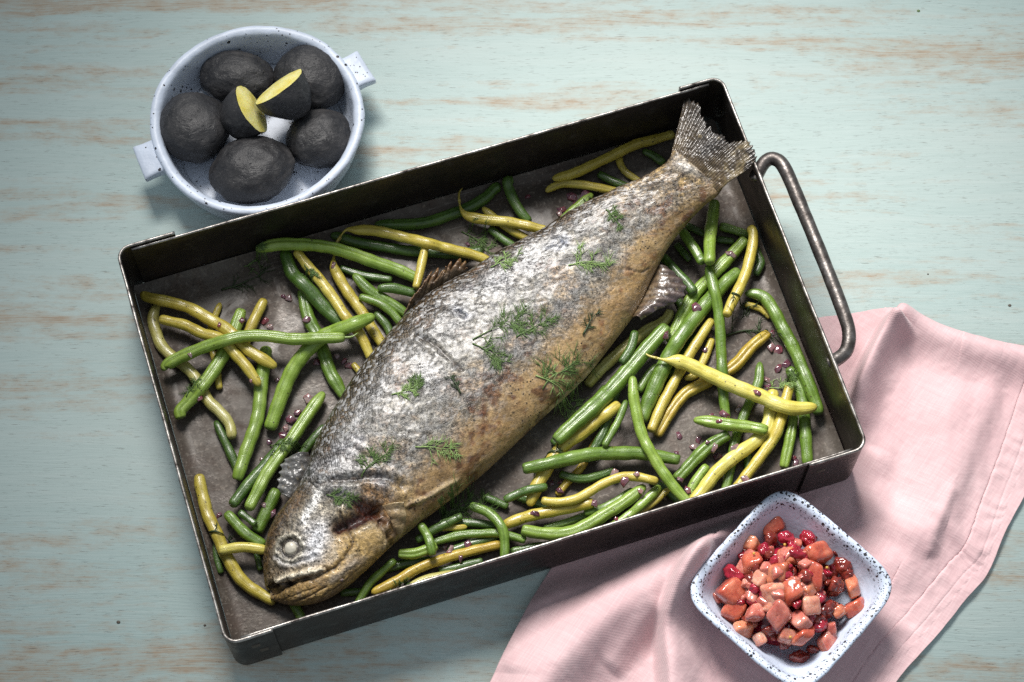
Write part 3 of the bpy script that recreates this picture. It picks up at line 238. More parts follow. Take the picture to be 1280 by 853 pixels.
def poly_dist(P, L):
    """distance of points P (...,k) to polyline L, and signed side in xy (+ = left of travel)"""
    P = np.asarray(P); L = np.asarray(L, float); k = L.shape[1]
    best = np.full(P.shape[:-1], 1e9); side = np.zeros(P.shape[:-1]); par = np.zeros(P.shape[:-1])
    for i in range(len(L)-1):
        a, b = L[i], L[i+1]; d = b-a; t = np.clip(((P[..., :k]-a)@d)/(d@d+1e-12), 0, 1)
        q = P[..., :k]-(a+t[..., None]*d); dist = np.sqrt((q*q).sum(-1))
        m = dist < best; best = np.where(m, dist, best)
        side = np.where(m, np.sign(d[0]*q[..., 1]-d[1]*q[..., 0]), side)
        par = np.where(m, (i+t)/(len(L)-1), par)
    return best, side, par

def smooth_line(L, n=24): return cr(np.array(L, float), np.linspace(0, 1, n))

def mesh_obj(name, V, Fq, mat, parent=None, smooth=True, tris=None):
    V = np.asarray(V, np.float32).reshape(-1, 3)
    me = bpy.data.meshes.new(name)
    faces = [np.asarray(Fq, np.int32).reshape(-1, 4)] if Fq is not None and len(Fq) else []
    nq = len(faces[0]) if faces else 0
    T = np.asarray(tris, np.int32).reshape(-1, 3) if tris is not None and len(tris) else np.zeros((0, 3), np.int32)
    loops = np.concatenate([faces[0].ravel() if nq else np.zeros(0, np.int32), T.ravel()])
    starts = np.concatenate([np.arange(nq)*4, nq*4+np.arange(len(T))*3]).astype(np.int32)
    me.vertices.add(len(V)); me.vertices.foreach_set('co', V.ravel())
    me.loops.add(len(loops)); me.loops.foreach_set('vertex_index', loops.astype(np.int32))
    me.polygons.add(len(starts)); me.polygons.foreach_set('loop_start', starts)
    me.update(calc_edges=True)
    if smooth: me.polygons.foreach_set('use_smooth', np.ones(len(starts), bool))
    me.validate()
    if mat: me.materials.append(mat)
    o = bpy.data.objects.new(name, me); COL.objects.link(o)
    if parent: o.parent = parent
    return o

def grid_faces(n, m, wrap=False, off=0):
    i, j = np.meshgrid(np.arange(n-1), np.arange(m if wrap else m-1), indexing='ij')
    j2 = (j+1) % m
    return (np.stack([i*m+j, i*m+j2, (i+1)*m+j2, (i+1)*m+j], -1).reshape(-1, 4)+off)

class Geo:
    """collects pieces of ONE mesh"""
    def __init__(s): s.v, s.q, s.t, s.n = [], [], [], 0
    def add(s, V, Q=None, T=None):
        V = np.asarray(V, float).reshape(-1, 3)
        if Q is not None and len(Q): s.q.append(np.asarray(Q)+s.n)
        if T is not None and len(T): s.t.append(np.asarray(T)+s.n)
        s.v.append(V); s.n += len(V)
    def build(s, name, mat, parent=None, smooth=True):
        return mesh_obj(name, np.concatenate(s.v), np.concatenate(s.q) if s.q else None, mat, parent, smooth, np.concatenate(s.t) if s.t else None)

def frames(P):
    T = np.gradient(P, axis=0); T /= np.linalg.norm(T, axis=1)[:, None]+1e-12
    up = np.array([0, 0, 1.0]); S = np.cross(T, up); S /= np.linalg.norm(S, axis=1)[:, None]+1e-9
    return T, S, np.cross(S, T)

def tube_geo(g, P, rad, sides=8, section=None, cap=True):
    P = np.asarray(P, float); n = len(P); rad = np.broadcast_to(np.asarray(rad, float), (n,))
    T, S, U = frames(P); a = np.linspace(0, 2*np.pi, sides, endpoint=False)
    k = np.ones((n, sides)) if section is None else section(a, np.linspace(0, 1, n))
    V = P[:, None]+rad[:, None, None]*k[..., None]*(np.cos(a)[None, :, None]*S[:, None]+np.sin(a)[None, :, None]*U[:, None])
    Q = grid_faces(n, sides, True); Tt = []
    Vv = V.reshape(-1, 3)
    if cap:
        Vv = np.concatenate([Vv, P[:1], P[-1:]]); c0, c1 = n*sides, n*sides+1
        for j in range(sides):
            j2 = (j+1) % sides
            Tt += [(c0, j2, j), (c1, (n-1)*sides+j, (n-1)*sides+j2)]
    g.add(Vv, Q, Tt)

def box_geo(g, x0, x1, y0, y1, z0, z1):
    V = [(x, y, z) for x in (x0, x1) for y in (y0, y1) for z in (z0, z1)]
    g.add(V, [(0, 1, 3, 2), (4, 6, 7, 5), (0, 4, 5, 1), (2, 3, 7, 6), (0, 2, 6, 4), (1, 5, 7, 3)])

def empty(name, loc=(0, 0, 0), rz=0):
    o = bpy.data.objects.new(name, None); COL.objects.link(o); o.location = loc; o.rotation_euler = (0, 0, rz); o.empty_display_size = .02
    return o

def tag(o, label, cat, group=None, kind=None):
    if label: o['label'] = label
    if cat: o['category'] = cat
    if group: o['group'] = group
    if kind: o['kind'] = kind
    return o

def bevel(o, w, seg=2):
    m = o.modifiers.new('bevel', 'BEVEL'); m.width = w; m.segments = seg; m.limit_method = 'ANGLE'; m.angle_limit = R(40)
    return o

def set_color(o, C, name='col'):
    C = np.asarray(C, np.float32); C = np.concatenate([C, np.ones((len(C), 1), np.float32)], 1)
    a = o.data.color_attributes.new(name, 'FLOAT_COLOR', 'POINT'); a.data.foreach_set('color', C.ravel())

# ------------------------------------------------------------------ materials
class Mat:
    def __init__(s, name, rough=.5, base=(.5, .5, .5), **kw):
        s.m = bpy.data.materials.new(name); s.m.use_nodes = True; s.nt = s.m.node_tree
        s.b = s.nt.nodes['Principled BSDF']
        s.b.inputs['Base Color'].default_value = (*base, 1); s.b.inputs['Roughness'].default_value = rough
        for k, v in kw.items(): s.b.inputs[k.replace('_', ' ')].default_value = v
    def n(s, typ, ins=None, **attrs):
        nd = s.nt.nodes.new(typ)
        for k, v in attrs.items(): setattr(nd, k, v)
        for k, v in (ins or {}).items():
            if isinstance(v, bpy.types.NodeSocket): s.nt.links.new(v, nd.inputs[k])
            else: nd.inputs[k].default_value = v
        return nd
    def link(s, sock, inp): s.nt.links.new(sock, s.b.inputs[inp])
    def coord(s, which='Object', scale=(1, 1, 1), rot=(0, 0, 0), loc=(0, 0, 0)):
        tc = s.n('ShaderNodeTexCoord')
        return s.n('ShaderNodeMapping', {'Vector': tc.outputs[which], 'Scale': scale, 'Rotation': rot, 'Location': loc}).outputs[0]
    def noise(s, vec, scale, detail=4, rough=.55, dist=0):
        return s.n('ShaderNodeTexNoise', {'Vector': vec, 'Scale': scale, 'Detail': detail, 'Roughness': rough, 'Distortion': dist}).outputs['Fac']
    def voro(s, vec, scale, feature='F1', rand=1.0, out='Distance'):
        return s.n('ShaderNodeTexVoronoi', {'Vector': vec, 'Scale': scale, 'Randomness': rand}, feature=feature).outputs[out]
    def ramp(s, fac, stops):
        r = s.n('ShaderNodeValToRGB', {'Fac': fac}); e = r.color_ramp.elements
        while len(e) < len(stops): e.new(.5)
        for k, (p, c) in enumerate(stops):
            e[k].position = p; e[k].color = (*c, 1) if len(c) == 3 else c
        return r.outputs['Color']
    def step(s, fac, a, b, lo=0., hi=1.):
        return s.n('ShaderNodeMapRange', {'Value': fac, 'From Min': a, 'From Max': b, 'To Min': lo, 'To Max': hi}).outputs[0]
    def mix(s, fac, a, b, mode='MIX'):
        nd = s.n('ShaderNodeMix', data_type='RGBA', blend_type=mode)
        for sock, v in ((nd.inputs[0], fac), (nd.inputs[6], a), (nd.inputs[7], b)):
            if isinstance(v, bpy.types.NodeSocket): s.nt.links.new(v, sock)
            elif sock == nd.inputs[0]: sock.default_value = v
            else: sock.default_value = (*v, 1) if len(v) == 3 else v
        return nd.outputs[2]
    def math(s, op, a, b=0.):
        nd = s.n('ShaderNodeMath', operation=op)
        for k, v in ((0, a), (1, b)):
            if isinstance(v, bpy.types.NodeSocket): s.nt.links.new(v, nd.inputs[k])
            else: nd.inputs[k].default_value = v
        return nd.outputs[0]
    def bump(s, h, strength, dist=.001, normal=None):
        ins = {'Height': h, 'Strength': strength, 'Distance': dist}
        if normal is not None: ins['Normal'] = normal
        return s.n('ShaderNodeBump', ins).outputs[0]

def m_table():
    m = Mat('painted_wood', .65, Specular_IOR_Level=.22)
    c = m.coord(); wob = m.noise(m.coord(scale=(3, 9, 1)), 1.0, 3)
    wv = m.n('ShaderNodeVectorMath', {0: c, 1: m.n('ShaderNodeCombineXYZ', {'Y': m.math('MULTIPLY', m.math('SUBTRACT', wob, .5), .03)}).outputs[0]}, operation='ADD').outputs[0]
    def st(sx, sy): return m.n('ShaderNodeMapping', {'Vector': wv, 'Scale': (sx, sy, 1)}).outputs[0]
    streak = m.noise(st(2.2, 26), 1.0, 5, .6)
    streak2 = m.noise(st(7, 95), 1.0, 4, .6)
    grain = m.noise(st(28, 900), 1.0, 3, .7)
    pore = m.noise(st(110, 1500), 1.0, 2, .6)
    blot = m.noise(st(60, 160), 1.0, 4, .7)
    tone = m.noise(st(1.3, 7), 1.0, 3)
    base = m.ramp(tone, [(.3, (.40, .515, .495)), (.7, (.495, .58, .55))])
    base = m.mix(m.step(grain, .35, .7), base, m.mix(.5, base, (.56, .655, .63)))
    base = m.mix(m.step(streak2, .45, .75, 0, .45), base, (.55, .62, .59))
    wear = m.math('ADD', m.math('MULTIPLY', streak, .72), m.math('MULTIPLY', streak2, .30))
    wear = m.math('ADD', wear, m.math('MULTIPLY', m.math('SUBTRACT', blot, .5), .22))
    wmask = m.step(wear, .50, .62, 0, 1.0)
    wmask = m.math('MULTIPLY', wmask, m.step(m.math('ADD', m.math('MULTIPLY', grain, .6), m.math('MULTIPLY', blot, .4)), .38, .60, .25, 1.))
    wood = m.mix(m.step(grain, .3, .7), (.50, .405, .30), (.385, .305, .225))
    base = m.mix(wmask, base, wood)
    pm = m.math('MULTIPLY', m.step(pore, .60, .70), m.step(blot, .40, .60))
    base = m.mix(m.math('MULTIPLY', pm, .65), base, (.20, .19, .17))
    m.link(base, 'Base Color')
    m.link(m.step(grain, .3, .7, .58, .74), 'Roughness')
    h = m.math('ADD', m.math('MULTIPLY', grain, .6), m.math('MULTIPLY', m.math('SUBTRACT', 1., pm), .8))
    m.link(m.bump(h, .35, .0006), 'Normal')
    return m.m

def m_tray(dark=True):
    m = Mat('tray_wall_steel' if dark else 'tray_floor_steel', .5, Metallic=.55 if dark else .12, Specular_IOR_Level=.5 if dark else .35)
    c = m.coord()
    n1 = m.noise(c, 14, 5, .6); n2 = m.noise(c, 90, 4, .65); n3 = m.noise(c, 420, 2, .6); sc = m.noise(m.coord(scale=(30, 900, 30), rot=(0, 0, .4)), 1.0, 2)
    if dark:
        col = m.ramp(n1, [(.3, (.020, .017, .016)), (.6, (.045, .036, .031)), (.8, (.085, .062, .048))])
        col = m.mix(m.step(n2, .55, .75, 0, .5), col, (.10, .09, .085))
        m.link(m.step(n2, .3, .7, .30, .55), 'Roughness')
        m.link(m.bump(n3, .15, .0003), 'Normal')
    else:
        col = m.ramp(n1, [(.28, (.036, .028, .023)), (.45, (.068, .055, .046)), (.58, (.105, .090, .078)), (.75, (.165, .155, .148))])
        col = m.mix(m.step(n2, .42, .66, 0, .62), col, (.06, .045, .039))
        st_ = m.noise(c, 36, 6, .7, .6); col = m.mix(m.step(st_, .50, .64, 0, .55), col, (.085, .058, .046)); col = m.mix(m.step(st_, .34, .42, .35, 0), col, (.20, .188, .178))
        col = m.mix(m.step(n3, .56, .68, 0, .5), col, (.23, .20, .175))
        col = m.mix(m.step(m.noise(c, 700, 2), .62, .7, 0, .7), col, (.03, .024, .022))
        col = m.mix(m.step(sc, .64, .72, 0, .3), col, (.34, .33, .32))
        wet = m.noise(c, 22, 3, .5, 1.0)
        rg = m.math('MULTIPLY', m.step(n2, .3, .7, .46, .70), m.step(wet, .50, .66, 1, .55))
        m.link(rg, 'Roughness')
        oil = m.noise(c, 30, 4, .6, .8); m.link(m.step(oil, .50, .58, 0, .30), 'Coat Weight'); m.b.inputs['Coat Roughness'].default_value = .26
        col = m.mix(m.step(oil, .50, .58, 0, .30), col, (.045, .032, .018))
        m.link(m.bump(m.math('ADD', n3, n2), .35, .0005), 'Normal')
    if not dark: col = m.mix(1.0, col, (1.02, 1.0, .95), 'MULTIPLY')
    m.link(col, 'Base Color'); return m.m

def m_bare():
    m = Mat('worn_edge_steel', .38, (.30, .28, .26), Metallic=.85); c = m.coord()
    n = m.noise(c, 160, 4, .65); m.link(m.ramp(n, [(.32, (.06, .05, .045)), (.5, (.30, .28, .26)), (.7, (.52, .50, .47))]), 'Base Color')
    m.link(m.step(n, .3, .7, .5, .3), 'Roughness'); m.link(m.bump(m.noise(c, 700, 3), .2, .0003), 'Normal'); return m.m

def m_handle():
    m = Mat('handle_steel', .42, (.12, .11, .105), Metallic=.8); c = m.coord()
    n = m.noise(c, 120, 5, .7); m.link(m.ramp(n, [(.32, (.045, .037, .034)), (.55, (.15, .135, .125)), (.75, (.34, .32, .31))]), 'Base Color')
    m.link(m.step(n, .3, .7, .5, .34), 'Roughness'); m.link(m.bump(m.noise(c, 500, 4), .35, .0005), 'Normal'); return m.m

def m_enamel(name, hi_only=0.0, size=520, dens=.13, base=(.60, .66, .77)):
    m = Mat(name, .45, base, Coat_Weight=.12, Coat_Roughness=.25); c = m.coord()
    w = m.noise(c, 260, 3); wc = m.n('ShaderNodeVectorMath', {0: c, 1: m.n('ShaderNodeVectorMath', {0: m.n('ShaderNodeTexNoise', {'Vector': c, 'Scale': 520., 'Detail': 2.}).outputs['Color'], 1: (.0016, .0016, .0016)}, operation='MULTIPLY').outputs[0]}, operation='ADD').outputs[0]
    d = m.voro(wc, size); cellr = m.n('ShaderNodeSeparateColor', {'Color': m.voro(wc, size, out='Color')})
    pick = m.math('LESS_THAN', cellr.outputs[0], dens)
    rad = m.step(cellr.outputs[1], 0, 1, .16, .50)
    sp = m.math('MULTIPLY', pick, m.math('LESS_THAN', d, rad))
    d2 = m.voro(wc, size*2.3); c2 = m.n('ShaderNodeSeparateColor', {'Color': m.voro(wc, size*2.3, out='Color')})
    sp2 = m.math('MULTIPLY', m.math('LESS_THAN', c2.outputs[0], dens*.55), m.math('LESS_THAN', d2, .42))
    sp = m.math('MAXIMUM', sp, sp2)
    if hi_only:
        z = m.n('ShaderNodeSeparateXYZ', {'Vector': c}).outputs[2]
        sp = m.math('MULTIPLY', sp, m.math('MAXIMUM', m.step(z, hi_only-.004, hi_only), .0))
    blot = m.noise(c, 38, 4); col = m.mix(m.step(blot, .35, .65), tuple(x*.86 for x in base), tuple(min(1, x*1.12) for x in base))
    m.link(m.mix(sp, col, (.022, .022, .028)), 'Base Color')
    m.link(m.bump(m.math('ADD', m.noise(c, 140, 4), m.math('MULTIPLY', w, .5)), .35, .0014), 'Normal'); return m.m

def m_potato():
    m = Mat('black_potato_skin', .46, (.04, .04, .042)); c = m.coord()
    n = m.noise(c, 60, 5, .6); f = m.noise(c, 380, 4, .7)
    wr = m.noise(m.coord(scale=(1, 1.3, 1.1)), 95, 5, .62, .8)
    m.link(m.mix(m.step(f, .55, .75, 0, .6), m.ramp(n, [(.3, (.017, .017, .019)), (.55, (.034, .033, .035)), (.75, (.066, .062, .061))]), (.10, .095, .092)), 'Base Color')
    m.link(m.step(n, .3, .7, .36, .58), 'Roughness')
    pit = m.step(m.voro(c, 210), .04, .16, 0, 1)
    h = m.math('ADD', m.math('MULTIPLY', wr, .8), m.math('ADD', m.math('MULTIPLY', f, .45), m.math('MULTIPLY', pit, .25)))
    m.link(m.bump(h, .85, .0014), 'Normal'); return m.m

def m_flesh():
    m = Mat('potato_flesh', .5, (.80, .68, .16), Subsurface_Weight=.25, Subsurface_Radius=(.004, .003, .001), Subsurface_Scale=1.0); c = m.coord()
    n = m.noise(c, 110, 4); m.link(m.ramp(n, [(.3, (.74, .62, .12)), (.6, (.86, .79, .32)), (.8, (.90, .85, .5))]), 'Base Color')
    m.link(m.bump(m.noise(c, 420, 4, .7), .5, .0009), 'Normal'); return m.m

def m_bean(name, dark, mid, light):
    m = Mat(name, .30, mid, Coat_Weight=.38, Coat_Roughness=.15, Subsurface_Weight=.06, Subsurface_Radius=(.0015, .002, .0006), Subsurface_Scale=.5)
    c = m.coord(); oi = m.n('ShaderNodeObjectInfo')
    uv = m.n('ShaderNodeTexCoord').outputs['UV']; su = m.n('ShaderNodeSeparateXYZ', {'Vector': uv})
    ofs = m.n('ShaderNodeVectorMath', {0: c, 1: m.n('ShaderNodeCombineXYZ', {'X': m.math('MULTIPLY', oi.outputs['Random'], 3.0)}).outputs[0]}, operation='ADD').outputs[0]
    n = m.noise(ofs, 55, 4, .6); f = m.noise(ofs, 700, 3, .7); w = m.noise(ofs, 240, 4, .65)
    fib = m.noise(m.n('ShaderNodeMapping', {'Vector': uv, 'Scale': (9, 17, 1), 'Location': (0, 0, 0)}).outputs[0], 1.0, 4, .65)
    col = m.ramp(m.math('ADD', m.math('MULTIPLY', n, .6), m.math('MULTIPLY', fib, .4)), [(.30, dark), (.50, mid), (.66, light)])
    col = m.mix(m.step(oi.outputs['Random'], 0, 1, 0, .45), col, m.mix(.5, col, tuple(x*.55 for x in mid)))
    col = m.mix(m.step(w, .56, .72, 0, .35), col, light)
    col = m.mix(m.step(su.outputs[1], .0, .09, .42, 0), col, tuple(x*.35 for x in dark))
    tip = m.math('MAXIMUM', m.step(su.outputs[0], .0, .035, 1, 0), m.step(su.outputs[0], .965, 1., 0, 1))
    col = m.mix(m.math('MULTIPLY', tip, .45), col, tuple(.55*x+.04 for x in dark))
    sp = m.math('MULTIPLY', m.math('LESS_THAN', m.voro(ofs, 260), .15), m.step(m.noise(ofs, 60, 2), .52, .56))
    col = m.mix(m.math('MULTIPLY', sp, .85), col, (.035, .024, .012))
    brown = m.step(m.noise(ofs, 130, 4, .65), .64, .74, 0, .6)
    col = m.mix(brown, col, m.mix(.6, col, (.12, .07, .02)))
    m.link(col, 'Base Color'); m.link(m.step(w, .3, .7, .20, .50), 'Roughness')
    h = m.math('ADD', m.math('MULTIPLY', fib, 1.0), m.math('ADD', m.math('MULTIPLY', f, .3), m.math('MULTIPLY', w, .7)))
    m.link(m.bump(h, .5, .0009), 'Normal'); return m.m

def m_fish():
    m = Mat('roasted_fish_skin', .4, Coat_Weight=.28, Coat_Roughness=.17)
    at = m.n('ShaderNodeVertexColor', layer_name='col'); ms = m.n('ShaderNodeVertexColor', layer_name='msk')
    uv = m.n('ShaderNodeTexCoord').outputs['UV']; c = m.coord()
    wob = m.n('ShaderNodeVectorMath', {0: uv, 1: m.n('ShaderNodeVectorMath', {0: m.n('ShaderNodeTexNoise', {'Vector': c, 'Scale': 70., 'Detail': 4.}).outputs['Color'], 1: (.007, .007, 0)}, operation='MULTIPLY').outputs[0]}, operation='ADD').outputs[0]
    sk = m.n('ShaderNodeMapping', {'Vector': wob, 'Rotation': (0, 0, .785), 'Scale': (1, 1, 0)}).outputs[0]
    d = m.voro(sk, 560, rand=.35); cell = m.n('ShaderNodeSeparateColor', {'Color': m.voro(sk, 560, rand=.35, out='Color')})
    sm = m.n('ShaderNodeSeparateColor', {'Color': ms.outputs['Color']}); scale_m, crust = sm.outputs[0], sm.outputs[1]
    grain = m.n('ShaderNodeSeparateColor', {'Color': m.n('ShaderNodeVertexColor', layer_name='grn').outputs['Color']}).outputs[0]
    f1, f2, f3, f4 = m.noise(c, 1100, 2, .7), m.noise(c, 480, 4, .75), m.noise(c, 170, 5, .7), m.noise(c, 60, 5, .65)
    col = at.outputs['Color']
    k = m.math('MULTIPLY', m.step(f2, .38, .62, .24, 1.85), m.step(f3, .36, .64, .48, 1.55))
    k = m.math('MULTIPLY', k, m.step(f1, .38, .62, .70, 1.28))
    k = m.math('MULTIPLY', k, m.math('SUBTRACT', 1.12, m.math('MULTIPLY', m.step(d, .28, .60), m.math('MULTIPLY', scale_m, .85))))
    k = m.math('ADD', 1., m.math('MULTIPLY', m.math('SUBTRACT', k, 1.), grain))
    col = m.n('ShaderNodeVectorMath', {0: col, 'Scale': k}, operation='SCALE').outputs[0]
    col = m.mix(m.math('MULTIPLY', m.step(cell.outputs[0], .6, 1., 0, .8), m.math('ADD', m.math('MULTIPLY', scale_m, .7), .10)), col, (.50, .50, .50))
    col = m.mix(m.math('MULTIPLY', m.step(f2, .34, .42, .55, 0), grain), col, m.mix(.8, col, (.018, .013, .010)))
    rust = m.math('MULTIPLY', m.step(f4, .54, .68, 0, .6), m.step(f3, .48, .6)); col = m.mix(rust, col, m.mix(.7, col, (.20, .085, .03)))
    dots = m.math('MULTIPLY', m.math('LESS_THAN', m.voro(c, 300), .20), m.step(m.noise(c, 38, 3), .48, .56))
    col = m.mix(m.math('MULTIPLY', dots, .9), col, (.020, .013, .009))
    m.link(col, 'Base Color')
    m.link(m.math('ADD', m.step(f3, .3, .7, .24, .46), m.math('MULTIPLY', crust, .08)), 'Roughness')
    m.link(m.math('MULTIPLY', sm.outputs[2], .22), 'Metallic')
    h = m.math('ADD', m.math('MULTIPLY', m.math('MULTIPLY', m.math('SUBTRACT', 1., d), scale_m), .55), m.math('ADD', m.math('MULTIPLY', m.math('ADD', m.math('MULTIPLY', f2, .9), m.math('MULTIPLY', f1, .5)), .6), m.math('MULTIPLY', f3, .9)))
    m.link(m.bump(h, .8, .0010), 'Normal'); return m.m

def m_fin():
    m = Mat('roasted_fin', .3, Coat_Weight=.6, Coat_Roughness=.12, Subsurface_Weight=.1, Subsurface_Radius=(.002, .001, .0005))
    at = m.n('ShaderNodeVertexColor', layer_name='col'); c = m.coord()
    f = m.noise(c, 420, 4, .7); col = m.mix(m.step(f, .5, .68, 0, .6), at.outputs['Color'], (.035, .022, .014))
    col = m.mix(m.step(m.noise(c, 260, 3), .62, .72, 0, .35), col, (.36, .28, .14))
    m.link(col, 'Base Color'); m.link(m.step(f, .3, .7, .24, .48), 'Roughness'); m.link(m.bump(f, .6, .0009), 'Normal'); return m.m

def m_napkin():
    m = Mat('pink_linen', .85, Sheen_Weight=.25, Sheen_Roughness=.5)
    tc = m.n('ShaderNodeTexCoord').outputs['UV']
    warp = m.n('ShaderNodeTexNoise', {'Vector': tc, 'Scale': 90., 'Detail': 3.}).outputs['Color']
    v = m.n('ShaderNodeVectorMath', {0: tc, 1: m.n('ShaderNodeVectorMath', {0: warp, 1: (.0012, .0012, 0)}, operation='MULTIPLY').outputs[0]}, operation='ADD').outputs[0]
    s = m.n('ShaderNodeSeparateXYZ', {'Vector': v}); pitch = 2*math.pi/.00115
    sx = m.math('SINE', m.math('MULTIPLY', s.outputs[0], pitch)); sy = m.math('SINE', m.math('MULTIPLY', s.outputs[1], pitch))
    wv = m.math('MULTIPLY', sx, sy); h = m.step(wv, -1, 1)
    slubx = m.noise(m.n('ShaderNodeMapping', {'Vector': tc, 'Scale': (900, 30, 1)}).outputs[0], 1., 2, .6)
    sluby = m.noise(m.n('ShaderNodeMapping', {'Vector': tc, 'Scale': (30, 900, 1)}).outputs[0], 1., 2, .6)
    sl = m.math('ADD', slubx, sluby); big = m.noise(tc, 16, 4)
    col = m.ramp(m.math('ADD', m.math('MULTIPLY', big, .4), m.math('MULTIPLY', sl, .3)), [(.3, (.55, .355, .372)), (.5, (.63, .435, .447)), (.72, (.72, .54, .547))])
    col = m.mix(m.step(h, .0, .45, .22, 0), col, (.36, .17, .20))
    m.link(col, 'Base Color')
    m.link(m.bump(m.math('ADD', h, m.math('MULTIPLY', sl, .5)), .28, .0005), 'Normal'); return m.m

def m_glaze(name, c0, c1, c2, sss=.55, rough=.24):
    m = Mat(name, rough, c1, Coat_Weight=.7, Coat_Roughness=.05, Subsurface_Weight=sss, Subsurface_Radius=(.006, .003, .0015), Subsurface_Scale=.8)
    c = m.coord(); oi = m.n('ShaderNodeObjectInfo')
    o = m.n('ShaderNodeVectorMath', {0: c, 1: m.n('ShaderNodeCombineXYZ', {'X': m.math('MULTIPLY', oi.outputs['Random'], 5.0)}).outputs[0]}, operation='ADD').outputs[0]
    n = m.noise(o, 130, 4, .6); col = m.ramp(n, [(.3, c0), (.5, c1), (.72, c2)])
    col = m.mix(m.step(m.noise(o, 600, 2), .66, .72, 0, .5), col, (.12, .02, .015))
    col = m.mix(m.step(m.noise(o, 75, 3, .6), .46, .66, 0, .62), col, m.mix(.75, col, (.30, .028, .022)))
    m.link(col, 'Base Color'); m.link(m.bump(m.noise(o, 240, 3, .55), .22, .0010), 'Normal'); return m.m

def m_plain(name, base, rough=.5, var=.3, scale=300, bumpd=.0005, **kw):
    m = Mat(name, rough, base, **kw); c = m.coord(); n = m.noise(c, scale, 4, .6)
    m.link(m.ramp(n, [(.3, tuple(x*(1-var) for x in base)), (.7, tuple(min(1, x*(1+var)) for x in base))]), 'Base Color')
    m.link(m.bump(n, .4, bumpd), 'Normal'); return m.m

M_TABLE, M_WALL, M_FLOOR, M_BARE, M_HANDLE = m_table(), m_tray(True), m_tray(False), m_bare(), m_handle()
M_DISH = m_enamel('speckled_dish_glaze', 0, 330, .055, (.63, .70, .82)); M_BOWL = m_enamel('speckled_bowl_glaze', .034, 430, .46, (.57, .645, .78))
M_POTATO, M_FLESH = m_potato(), m_flesh()
M_BEAN = {
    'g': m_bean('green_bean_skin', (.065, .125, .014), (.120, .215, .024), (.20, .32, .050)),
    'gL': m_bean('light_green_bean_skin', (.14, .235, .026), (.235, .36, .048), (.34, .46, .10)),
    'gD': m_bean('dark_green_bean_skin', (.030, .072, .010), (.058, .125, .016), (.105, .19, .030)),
    'y': m_bean('yellow_bean_skin', (.36, .27, .030), (.52, .42, .060), (.64, .55, .12)),
    'yP': m_bean('pale_yellow_bean_skin', (.34, .29, .06), (.47, .43, .12), (.60, .57, .23)),
    'yO': m_bean('golden_bean_skin', (.32, .20, .018), (.47, .33, .035), (.58, .46, .07)),
    'yT': m_bean('bright_yellow_bean_skin', (.52, .43, .06), (.68, .60, .12), (.78, .72, .24)),
}
M_FISH, M_FIN, M_NAPKIN = m_fish(), m_fin(), m_napkin()
M_EYE = m_plain('cooked_eye', (.62, .58, .48), .3, .15, 300, .0003, Coat_Weight=.4)
M_ONION = m_glaze('red_onion', (.055, .018, .034), (.12, .055, .078), (.27, .19, .20), .25, .14)
M_ONION2 = m_glaze('pale_onion', (.14, .075, .085), (.26, .18, .18), (.42, .35, .31), .3, .14)
M_DILL = {0: m_plain('dill_leaf', (.10, .17, .045), .5, .5, 500), 1: m_plain('fresh_dill_leaf', (.25, .37, .12), .5, .4, 500), 2: m_plain('dark_dill_leaf', (.030, .052, .016), .5, .5, 500)}
M_FRUIT = [m_glaze('pale_fruit', (.54, .20, .13), (.70, .34, .24), (.79, .50, .39)), m_glaze('orange_fruit', (.46, .12, .06), (.62, .22, .12), (.71, .36, .23)),
           m_glaze('amber_fruit', (.34, .05, .03), (.50, .115, .065), (.62, .23, .14)), m_glaze('pink_fruit', (.40, .085, .07), (.56, .19, .145), (.66, .33, .26)),
           m_glaze('crimson_berry', (.13, .005, .016), (.30, .012, .032), (.44, .03, .06), .25, .14), m_glaze('dark_berry', (.075, .010, .010), (.19, .028, .020), (.32, .065, .035), .25, .16)]
for _m in M_FRUIT:
    _b = _m.node_tree.nodes['Principled BSDF']; _b.inputs['Transmission Weight'].default_value = .0; _b.inputs['IOR'].default_value = 1.38
M_SEED = m_plain('mustard_seed_skin', (.55, .33, .06), .35, .2)
M_DARK = m_plain('dark_crumb', (.07, .055, .04), .6, .3)
M_PEPPER = m_plain('ground_pepper', (.05, .03, .018), .6, .6, 900)

# ------------------------------------------------------------------ table
def build_table():
    g = Geo(); box_geo(g, -.62, .62, -.52, .60, -.035, 0)
    o = g.build('table_top', M_TABLE, smooth=False); tag(o, 'pale teal painted wooden table top with worn tan streaks', 'table', kind='structure')
    return o
build_table()

